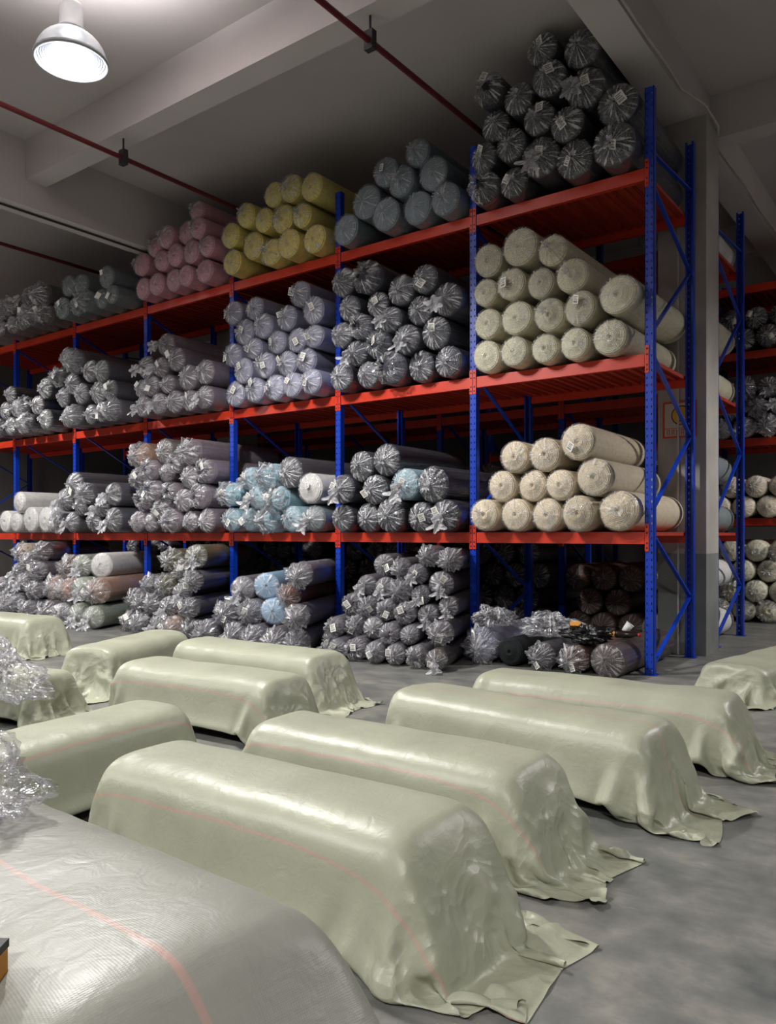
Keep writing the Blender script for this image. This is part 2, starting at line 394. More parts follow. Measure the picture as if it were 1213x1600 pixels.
FAB = {
 'charcoal': (66, 64, 70), 'bluegrey': (124, 138, 148), 'yellow': (226, 206, 112), 'pink': (214, 152, 162), 'greengrey': (120, 130, 130),
 'taupe': (112, 104, 102), 'cream': (222, 216, 186), 'slate': (72, 72, 84), 'lilac': (152, 152, 176), 'mauve': (122, 110, 118),
 'ash': (94, 92, 96), 'black': (34, 36, 38), 'warmcream': (232, 216, 186), 'darknavy': (46, 46, 58), 'paleblue': (160, 192, 204),
 'offwhite': (226, 224, 218), 'darkgrey': (72, 70, 76), 'tan': (176, 140, 118), 'grey': (108, 104, 112), 'brown': (66, 50, 46), 'skyblue': (150, 188, 216),
 'rust': (120, 62, 34), 'olive': (96, 92, 62), 'beige': (196, 176, 154), 'darkbrown': (92, 60, 46), 'palegreen': (150, 160, 138), 'blush': (200, 164, 148)}
MF = {k: mat_fabric('cloth_' + k, v) for k, v in FAB.items()}
MP = {'clear': mat_plastic('clear_polythene', 0.05, 0.42, gloss=0.05, rough=0.22, crease_glint=0.35),
      'mid': mat_plastic('hazy_polythene', 0.05, 0.72, gloss=0.08, rough=0.17, crease_glint=0.55),
      'heavy': mat_plastic('crumpled_polythene', 0.06, 0.68, gloss=0.16, rough=0.12, crease_glint=1.0),
      'film': mat_plastic('loose_clear_film', 0.05, 0.26, gloss=0.10, rough=0.12, crease_glint=0.45)}

# ------------------------------------------------------------------ room shell
X0, X1, Y0, Y1, CZ = -17.0, 11.0, -15.0, 12.0, 7.0
struct('floor', MB().box(X0, X1, Y0, Y1, -0.1, 0.0), M['floor'])
struct('ceiling', MB().box(X0, X1, Y0, Y1, CZ, CZ + 0.15), M['ceiling'])
struct('wall_back', MB().box(X0, X1, Y1, Y1 + 0.2, 0, CZ), M['wall'])
struct('wall_front', MB().box(X0, X1, Y0 - 0.2, Y0, 0, CZ), M['wall'])
struct('wall_left', MB().box(X0 - 0.2, X0, Y0, Y1, 0, CZ), M['wall'])
struct('wall_right', MB().box(X1, X1 + 0.2, Y0, Y1, 0, CZ), M['wall'])
YB = [(-0.38, 0.0, 6.45), (-8.42, -8.04, 6.08), (7.7, 8.08, 6.45), (-16.4, -16.02, 6.08)]
for i, (a, b, z) in enumerate(YB):
    struct('ceiling_beam', MB().box(a, b, Y0, Y1, z, CZ), M['beam'])
for y in (-11.45, -6.85, -2.25, 2.35, 6.95):
    for xa, xb in ((-16.02, -8.42), (-8.04, -0.38), (0.0, 7.7)):
        struct('ceiling_crossbeam', MB().box(xa, xb, y, y + 0.31, 6.45, CZ), M['beam'])
pil = struct('pillar', MB().box(-0.44, 0.13, 1.66, 2.22, 0, 6.45), M['pillar'])
for (px, py) in ((-8.51, 1.66), (-8.51, -14.2), (7.6, 1.66)):
    struct('pillar', MB().box(px, px + 0.56, py, py + 0.48, 0, 6.08 if px < 0 else 6.45), M['pillar'])
MB().box(-0.2, -0.18, 1.63, 1.66, 0, 5.9).build('corner_strip', M['cable'], pil)

# ------------------------------------------------------------------ lamps
def lamp(i, x, y):
    t = empty('high_bay_lamp', (x, y, LAMP_Z))
    lab = ['lit white high-bay lamp with ribbed reflector hanging from the ceiling', 'high-bay lamp behind the camera, over the left aisle', 'high-bay lamp behind the camera, over the right aisle',
           'high-bay lamp in front of the left end of the racks', 'high-bay lamp behind the camera, farthest left', 'high-bay lamp over the aisle right of the rear racks'][i]
    tag(t, lab, 'lamp', 'high-bay lamps')
    MB().tube([(0, 0, 0.40), (0, 0, CZ - LAMP_Z)], 0.012, 8).build('hanging_rod', M['lampmetal'], t)
    MB().lathe([(0.0, 0.46), (0.09, 0.46), (0.10, 0.44), (0.10, 0.26), (0.13, 0.23), (0.13, 0.20), (0.0, 0.20)], 24).build('housing', M['lampmetal'], t, True)
    prof = []
    for k in range(15):
        u = k / 14
        prof.append((0.13 + 0.17 * math.sin(u * math.pi / 2) ** 0.9, 0.20 - 0.23 * u ** 1.3))
    MB().lathe(prof, 40).build('reflector_shell', M['reflector'], t, True)
    ribs = []
    for k in range(17):
        u = k / 16
        ribs.append((0.295 - 0.16 * u, -0.03 + 0.07 * u + (0.012 if k % 2 else -0.004)))
    MB().lathe(ribs, 40).build('ribbed_cover', M['lampwhite'], t)
    MB().lathe([(0.292, -0.02), (0.314, -0.02), (0.314, -0.052), (0.292, -0.052), (0.292, -0.02)], 40).build('rim', M['lampwhite'], t, True)
    MB().lathe([(0.0, 0.0), (0.05, 0.004), (0.085, 0.018), (0.135, 0.04)], 24).build('lens', M['glow'], t, True)
    sp = bpy.data.lights.new('beam_light', 'SPOT'); sp.energy = LAMP_SPOT; sp.spot_size = R(158); sp.spot_blend = 0.45; sp.shadow_soft_size = 0.14; sp.color = (1.0, 0.985, 0.96)
    so = bpy.data.objects.new('beam_light', sp); COL.objects.link(so); so.parent = t; so.location = (0, 0, -0.10)
    pt = bpy.data.lights.new('cover_fill_light', 'POINT'); pt.energy = LAMP_POINT; pt.shadow_soft_size = 0.16; pt.color = (1.0, 0.97, 0.97)
    po = bpy.data.objects.new('cover_fill_light', pt); COL.objects.link(po); po.parent = t; po.location = (0, 0, -0.12)
    up = bpy.data.lights.new('up_light', 'SPOT'); up.energy = LAMP_UP; up.spot_size = R(150); up.spot_blend = 0.6; up.shadow_soft_size = 0.12; up.color = (1.0, 0.97, 0.97)
    uo = bpy.data.objects.new('up_light', up); COL.objects.link(uo); uo.parent = t; uo.location = (0, 0, 0.50); uo.rotation_euler = (R(180), 0, 0)
for i, (x, y) in enumerate(LAMPS):
    lamp(i, x, y)

# ------------------------------------------------------------------ pipes and cables under the ceiling
HY1, HY2 = -2.12, -2.12
for px, hy, lab in ((-1.99, (HY1, -6.7), 'dark red sprinkler pipe running to the charcoal roll pile'), (-5.94, (HY2, -6.7), 'dark red sprinkler pipe below the lamp, running to the yellow rolls'), (-10.07, (-2.12, -6.7), 'dark red sprinkler pipe low at the left frame edge')):
    p = empty('sprinkler_pipe', (px, 0, 6.2)); tag(p, lab, 'pipe', 'ceiling pipes')
    MB().tube([(0, Y0 + 0.3, 0), (0, 2.3, 0)], 0.03, 12).build('pipe_run', M['pipe'], p, True)
    for y in hy:
        h = MB(); h.box(-0.05, 0.05, y - 0.035, y + 0.035, -0.085, 0.10); h.box(-0.008, 0.008, y - 0.008, y + 0.008, 0.10, 0.25); h.build('hanger_clamp', M['hanger'], p)
pts = []
for k in range(40):
    y = -13 + k * 0.5
    pts.append((0.035 + 0.012 * math.sin(k * 1.7), y, 6.475 + 0.01 * math.sin(k * 2.3) - (0.05 if 1.5 < y < 2.6 else 0)))
pts = [(p[0] + (0.14 if 1.4 < p[1] < 2.4 else 0), p[1], p[2]) for p in pts]
tag(MB().tube(pts, 0.016, 8).build('white_conduit_cable', M['cable'], None, True), 'white cable sagging along the ceiling beam above the pillar', 'cable')
pts = [(-8.2 + 0.01 * math.sin(k), -13 + k * 0.6, 6.06) for k in range(26)]
tag(MB().tube(pts, 0.016, 8).build('dark_cable', M['darkcable'], None, True), 'thin dark cable under the ceiling beam at the left', 'cable')

# ------------------------------------------------------------------ pallet racks
BW, RD, TOPZ = 2.094, 1.5, 6.06
def perforated_face(mb, w, z0, z1, y, t, flip):
    """front web of an upright: 2 columns of slots"""
    cols = [(-w / 2, -w / 2 + 0.018), (-w / 2 + 0.029, w / 2 - 0.029), (w / 2 - 0.018, w / 2)]
    for a, b in cols: mb.box(a, b, y, y + t, z0, z1)
    z = z0; pitch, hole = 0.075, 0.024
    for a, b in ((-w / 2 + 0.018, -w / 2 + 0.029), (w / 2 - 0.029, w / 2 - 0.018)):
        z = z0
        while z < z1:
            mb.box(a, b, y, y + t, z, min(z + pitch - hole, z1)); z += pitch
def upright_mesh(front, top=TOPZ):
    mb = MB(); w, d, t = 0.095, 0.075, 0.006
    if front:
        perforated_face(mb, w, 0.0, top, 0.0, t, False); ys = (0.0, d)
    else:
        perforated_face(mb, w, 0.0, top, -t, t, True); ys = (-d, 0.0)
    mb.box(-w / 2, -w / 2 + t, ys[0], ys[1], 0, top); mb.box(w / 2 - t, w / 2, ys[0], ys[1], 0, top)
    lip = (d - t, d) if front else (-d, -d + t)
    mb.box(-w / 2, -w / 2 + 0.022, lip[0], lip[1], 0, top); mb.box(w / 2 - 0.022, w / 2, lip[0], lip[1], 0, top)
    return mb.mesh('upright')
UPF, UPB = upright_mesh(True), upright_mesh(False)
UPF.materials.append(M['blue']); UPB.materials.append(M['blue'])
foot_me = MB().box(-0.07, 0.07, -0.03, 0.11, 0, 0.008).mesh('foot_plate'); foot_me.materials.append(M['blue'])
ZIG = [((0, 5.41), (1, 5.50)), ((0, 5.10), (1, 4.53)), ((1, 4.53), (0, 3.53)), ((0, 3.35), (1, 2.60)), ((1, 2.60), (0, 1.67)), ((0, 1.48), (1, 0.72)), ((1, 0.72), (0, 0.06))]
brace_me = []
for (a, za), (b, zb) in ZIG:
    ya = 0.045 if a == 0 else RD - 0.045; yb = 0.045 if b == 0 else RD - 0.045
    me = MB().bar((0, ya, za), (0, yb, zb), 0.022, 0.042, (1, 0, 0)).mesh('diagonal_brace'); me.materials.append(M['blue']); brace_me.append(me)
bl = BW - 0.1
bm_ = MB(); bm_.box(-bl / 2, bl / 2, -0.045, 0.0, -0.125, 0.0); bm_.box(-bl / 2, bl / 2, 0.0, 0.012, -0.125, -0.04)
beam_me = bm_.mesh('beam'); beam_me.materials.append(M['orange'])
plate = MB(); plate.box(-0.040, 0.0, -0.006, 0.0, -0.20, 0.085); plate_me = plate.mesh('beam_end_plate'); plate_me.materials.append(M['orange'])
bolts = MB()
for z in (-0.165, -0.115, -0.01, 0.05): bolts.box(-0.026, -0.012, -0.010, -0.006, z - 0.008, z + 0.008)
bolt_me = bolts.mesh('plate_bolts'); bolt_me.materials.append(M['bolt'])
ND = 9
pw = bl / ND
dk = MB(); dk.box(-pw / 2 + 0.006, pw / 2 - 0.006, 0.02, RD - 0.02, -0.008, 0.0)
for xx in (-pw / 2 + 0.006, pw / 2 - 0.014, -0.02): dk.box(xx, xx + 0.008 if xx != -0.02 else 0.02, 0.02, RD - 0.02, -0.04, -0.008)
deck_me = dk.mesh('deck_panel'); deck_me.materials.append(M['deck'])

def rack(x_right, y_front, nb, levels, label, detail=True):
    t = empty('pallet_rack', (x_right, y_front, 0)); tag(t, label, 'pallet rack', 'blue and orange pallet racks')
    for k in range(nb + 1):
        x = -k * BW
        u = add('upright', UPF, None, t, (x, 0, 0)); add('foot_plate', foot_me, None, u)
        u2 = add('upright', UPB, None, t, (x, RD, 0)); f2 = add('foot_plate', foot_me, None, u2, (0, -0.08, 0))
        for me in brace_me: add('diagonal_brace', me, None, t, (x, 0, 0))
    for k in range(nb):
        xc = -(k + 0.5) * BW
        for z in levels:
            for yy, fl in ((0.0, 1), (RD, -1)):
                b = add('beam', beam_me, None, t, (xc, yy + (0.048 if fl == 1 else -0.048), z)); b.scale = (1, fl, 1)
                for sx in (-1, 1):
                    p = add('beam_end_plate', plate_me, None, b, (sx * BW / 2 - (0.004 if sx > 0 else -0.004), -0.049, 0)); p.scale = (sx, 1, 1)
                    if detail and fl == 1: add('plate_bolts', bolt_me, None, b, (sx * BW / 2 - (0.004 if sx > 0 else -0.004), -0.049, 0)).scale = (sx, 1, 1)
            for j in range(ND):
                add('deck_panel', deck_me, None, t, (-(k * BW) - 0.05 - pw * (j + 0.5), 0, z))
    return t
LEV = {1: 1.475, 2: 3.315, 3: 5.235}
rack(0.0, 0.0, 7, [1.475, 3.315, 5.235], 'long blue and orange pallet rack nearest the green bales')
rack(0.0, 2.5, 6, [1.475, 3.315, 5.235], 'blue and orange pallet rack just behind the pillar', False)
rack(1.05, 6.0, 3, [1.72, 3.05, 4.5, 5.6], 'farthest pallet rack, seen past the right-hand end of the rear rack', False)

# ------------------------------------------------------------------ fabric rolls
LU = 8.0                                   # unit length (object scale y makes 1.7 m of it)
def core_mesh():
    mb = MB(); prof = [(0.10, 0.35), (0.11, 0.10), (0.30, 0.085), (0.32, 0.11), (0.52, 0.085), (0.54, 0.115), (0.72, 0.10), (0.82, 0.145), (0.90, 0.21), (0.945, 0.30), (0.96, 0.42)]
    prof += [(0.965, 2.5), (0.965, 5.5), (0.965, LU - 0.2), (0.93, LU), (0.0, LU)]
    mb.lathe(prof, 30, 'y')
    mb.f = [tuple(reversed(f)) for f in mb.f]
    n = len(mb.v)
    mb.lathe([(0.105, 0.2), (0.0, 0.2)], 12, 'y')
    return mb.mesh('rolled_fabric', True)
CORE = core_mesh()
_core_cache = {}
def core_for(col):
    if col not in _core_cache:
        me = CORE.copy(); me.materials.append(MF[col]); _core_cache[col] = me
    return _core_cache[col]

def wrap_mesh(mode, seed):
    rg = np.random.default_rng(seed); S = 60
    th = np.arange(S) * 2 * np.pi / S
    def crk(amp, lo, hi, nh=6):
        o = np.zeros(S)
        for _ in range(nh):
            k = rg.integers(lo, hi); o += amp / math.sqrt(nh) * np.sin(k * th + rg.uniform(0, 6.28)) * 1.4
        return o
    rings = []                                # (radius array, y array, dz, vcoord)
    for y in (LU, LU * 0.8, LU * 0.6, LU * 0.45, LU * 0.32, LU * 0.22, LU * 0.14, LU * 0.08, LU * 0.05, 0.28):
        rings.append((1.0 + crk(0.012, 2, 9), np.full(S, y) + 0.0, 0.0, 0.48 * (1 - y / LU)))
    folds = rg.integers(11, 17); ph = rg.uniform(0, 6.28); ph2 = rg.uniform(0, 6.28)
    if mode in ('knot', 'tail', 'tight'):
        cx, cz = rg.uniform(-0.15, 0.15, 2)
        K = 14
        bulge = {'knot': 0.30, 'tail': 0.42, 'tight': 0.10}[mode]; amp = {'knot': 0.055, 'tail': 0.075, 'tight': 0.014}[mode]
        for i in range(K):
            t = 1 - (i / (K - 1)) ** 1.35 * 0.93
            env = min(1, (1 - t) * 5) * t ** 0.3
            yy = 0.20 - (0.20 + bulge * 0.35) * (max(0.0, 1 - t ** 3.0)) ** 0.6 - bulge * 0.65 * (1 - t) ** 1.6 + env * amp * (np.sin(folds * th + ph + 1.5 * t) + 0.7 * np.sin((folds + 6) * th + ph2) + crk(0.5, 18, 27, 3))
            if i == 0: yy = yy * 0 + 0.20
            rr = t * (1 + crk(0.01, 3, 7)) if i else 0.995 + crk(0.012, 6, 14)
            rings.append((rr, yy, (cx * (1 - t), cz * (1 - t)), 0.5 + 0.42 * (1 - t)))
        tl = {'knot': [(0.08, -0.05), (0.13, -0.14), (0.22, -0.20)], 'tail': [(0.09, -0.10), (0.20, -0.25), (0.34, -0.42), (0.42, -0.60)], 'tight': [(0.05, -0.02)]}[mode]
        for j, (r, dy) in enumerate(tl):
            rings.append((r * (1 + crk(0.35, 2, 9)), np.full(S, -bulge + dy) + crk(0.04, 2, 6), (cx, cz - (0.10 * (j + 1) ** 1.3 if mode == 'tail' else 0.03 * j)), 0.95 + 0.02 * j))
    elif mode == 'open':
        seq = [(0.99, -0.05), (0.95, -0.2), (0.88, -0.36), (0.74, -0.5), (0.60, -0.60), (0.50, -0.64), (0.44, -0.58), (0.40, -0.44)]
        cz = rg.uniform(-0.2, 0.1)
        for i, (r, dy) in enumerate(seq):
            a = 0.03 + 0.028 * i
            rings.append((r * (1 + crk(a, 2, 8) + crk(a * 0.8, 8, 18)), np.full(S, dy) + crk(0.03 + 0.012 * i, 2, 9), (0, cz * i / 7), 0.5 + 0.05 * i))
    else:                                      # crumpled, hanging loose
        seq = [(1.02, -0.05), (1.0, -0.2), (0.92, -0.38), (0.78, -0.55), (0.60, -0.70), (0.42, -0.82), (0.24, -0.9), (0.10, -0.86), (0.03, -0.8)]
        dx = rg.uniform(-0.35, 0.35); dz = rg.uniform(-0.45, 0.1)
        for i, (r, dy) in enumerate(seq):
            a = min(0.06 + 0.03 * i, 0.2)
            u = (i / 8) ** 1.3
            rings.append((r * (1 + crk(a, 2, 7) + crk(a, 7, 18)), np.full(S, dy) + crk(0.05 + 0.012 * i, 3, 12), (dx * u, dz * u), 0.5 + 0.055 * i))
    V, UVv = [], []
    for rr, yy, off, v in rings:
        if not isinstance(off, tuple): off = (0, 0)
        rr = np.broadcast_to(rr, (S,))
        for k in range(S):
            V.append((rr[k] * math.cos(th[k]) + off[0], yy[k], rr[k] * math.sin(th[k]) + off[1]))
    Fc, UV = [], []
    for i in range(len(rings) - 1):
        for k in range(S):
            k2 = (k + 1) % S
            Fc.append((i * S + k, (i + 1) * S + k, (i + 1) * S + k2, i * S + k2))
            va, vb = rings[i][3], rings[i + 1][3]
            UV += [(k / S, va), (k / S, vb), ((k + 1) / S, vb), ((k + 1) / S, va)]
    me = bpy.data.meshes.new('plastic_wrap'); me.from_pydata(V, [], Fc)
    ul = me.uv_layers.new(name='UVMap'); ul.data.foreach_set('uv', [c for uv in UV for c in uv])
    me.polygons.foreach_set('use_smooth', [True] * len(me.polygons)); me.update()
    return me
WRAPS = {}
for mode, cnt in (('knot', 5), ('tail', 3), ('tight', 4), ('open', 3), ('crumple', 5)):
    for hz in ('clear', 'mid', 'heavy'):
        WRAPS[(mode, hz)] = []
    for k in range(cnt):
        base = wrap_mesh(mode, 100 * len(mode) + k)
        for hz in ('clear', 'mid', 'heavy'):
            me = base.copy(); me.materials.append(MP[hz]); WRAPS[(mode, hz)].append(me)
def tag_mesh():
    mb = MB(); mb.box(-0.042, 0.042, -0.003, 0.0, -0.052, 0.052)
    me = mb.mesh('paper_tag'); me.materials.append(M['paper']); return me
TAG = tag_mesh()
_ink = MB()
for z, a, b in ((0.030, -0.030, 0.026), (0.014, -0.030, 0.012), (-0.004, -0.030, 0.022)): _ink.box(a, b, -0.0042, -0.003, z - 0.003, z + 0.003)
for k in range(8): _ink.box(-0.03 + k * 0.0075, -0.0265 + k * 0.0075, -0.0042, -0.003, -0.040, -0.018)
INK = _ink.mesh('tag_print'); INK.materials.append(M['ink'])

rnd = random.Random(11)
def roll(x, y, z, r, col, style, hz, yaw=0.0, paper=False, label='', group=None, length=1.7, detail=True, name='fabric_roll'):
    t = empty(name, (x, y, z), R(yaw)); tag(t, label, 'fabric roll', group)
    ov = rnd.uniform(-0.045, 0.045)
    sc = (r * (1 + ov), length / LU, r * (1 - abs(ov)))
    spin = rnd.uniform(0, 6.28)
    c = add('rolled_fabric', core_for(col), None, t); c.scale = sc; c.rotation_euler = (0, spin, 0)
    if style:
        ws = WRAPS[(style, hz)]
        w = add('plastic_wrap', ws[rnd.randrange(len(ws))], None, t); w.scale = sc
        w.rotation_euler = (0, spin if style not in ('tail', 'crumple') else rnd.uniform(-0.5, 0.5), 0)
    if paper:
        a = rnd.uniform(0, 6.28); rad = r * rnd.uniform(0.15, 0.55)
        fy = {'knot': -0.30, 'tail': -0.34, 'tight': -0.12, 'open': -0.66, 'crumple': -0.8}.get(style, 0) * length / LU - 0.012
        p = add('paper_tag', TAG, None, t, (rad * math.cos(a), fy, rad * math.sin(a))); p.rotation_euler = (rnd.uniform(-0.25, 0.35), rnd.uniform(-0.7, 0.7), rnd.uniform(-0.5, 0.5))
        s = rnd.uniform(0.8, 1.15) * (r / 0.2) ** 0.5; p.scale = (s, 1, s)
        if detail:
            i = add('tag_print', INK, None, p)
    return t

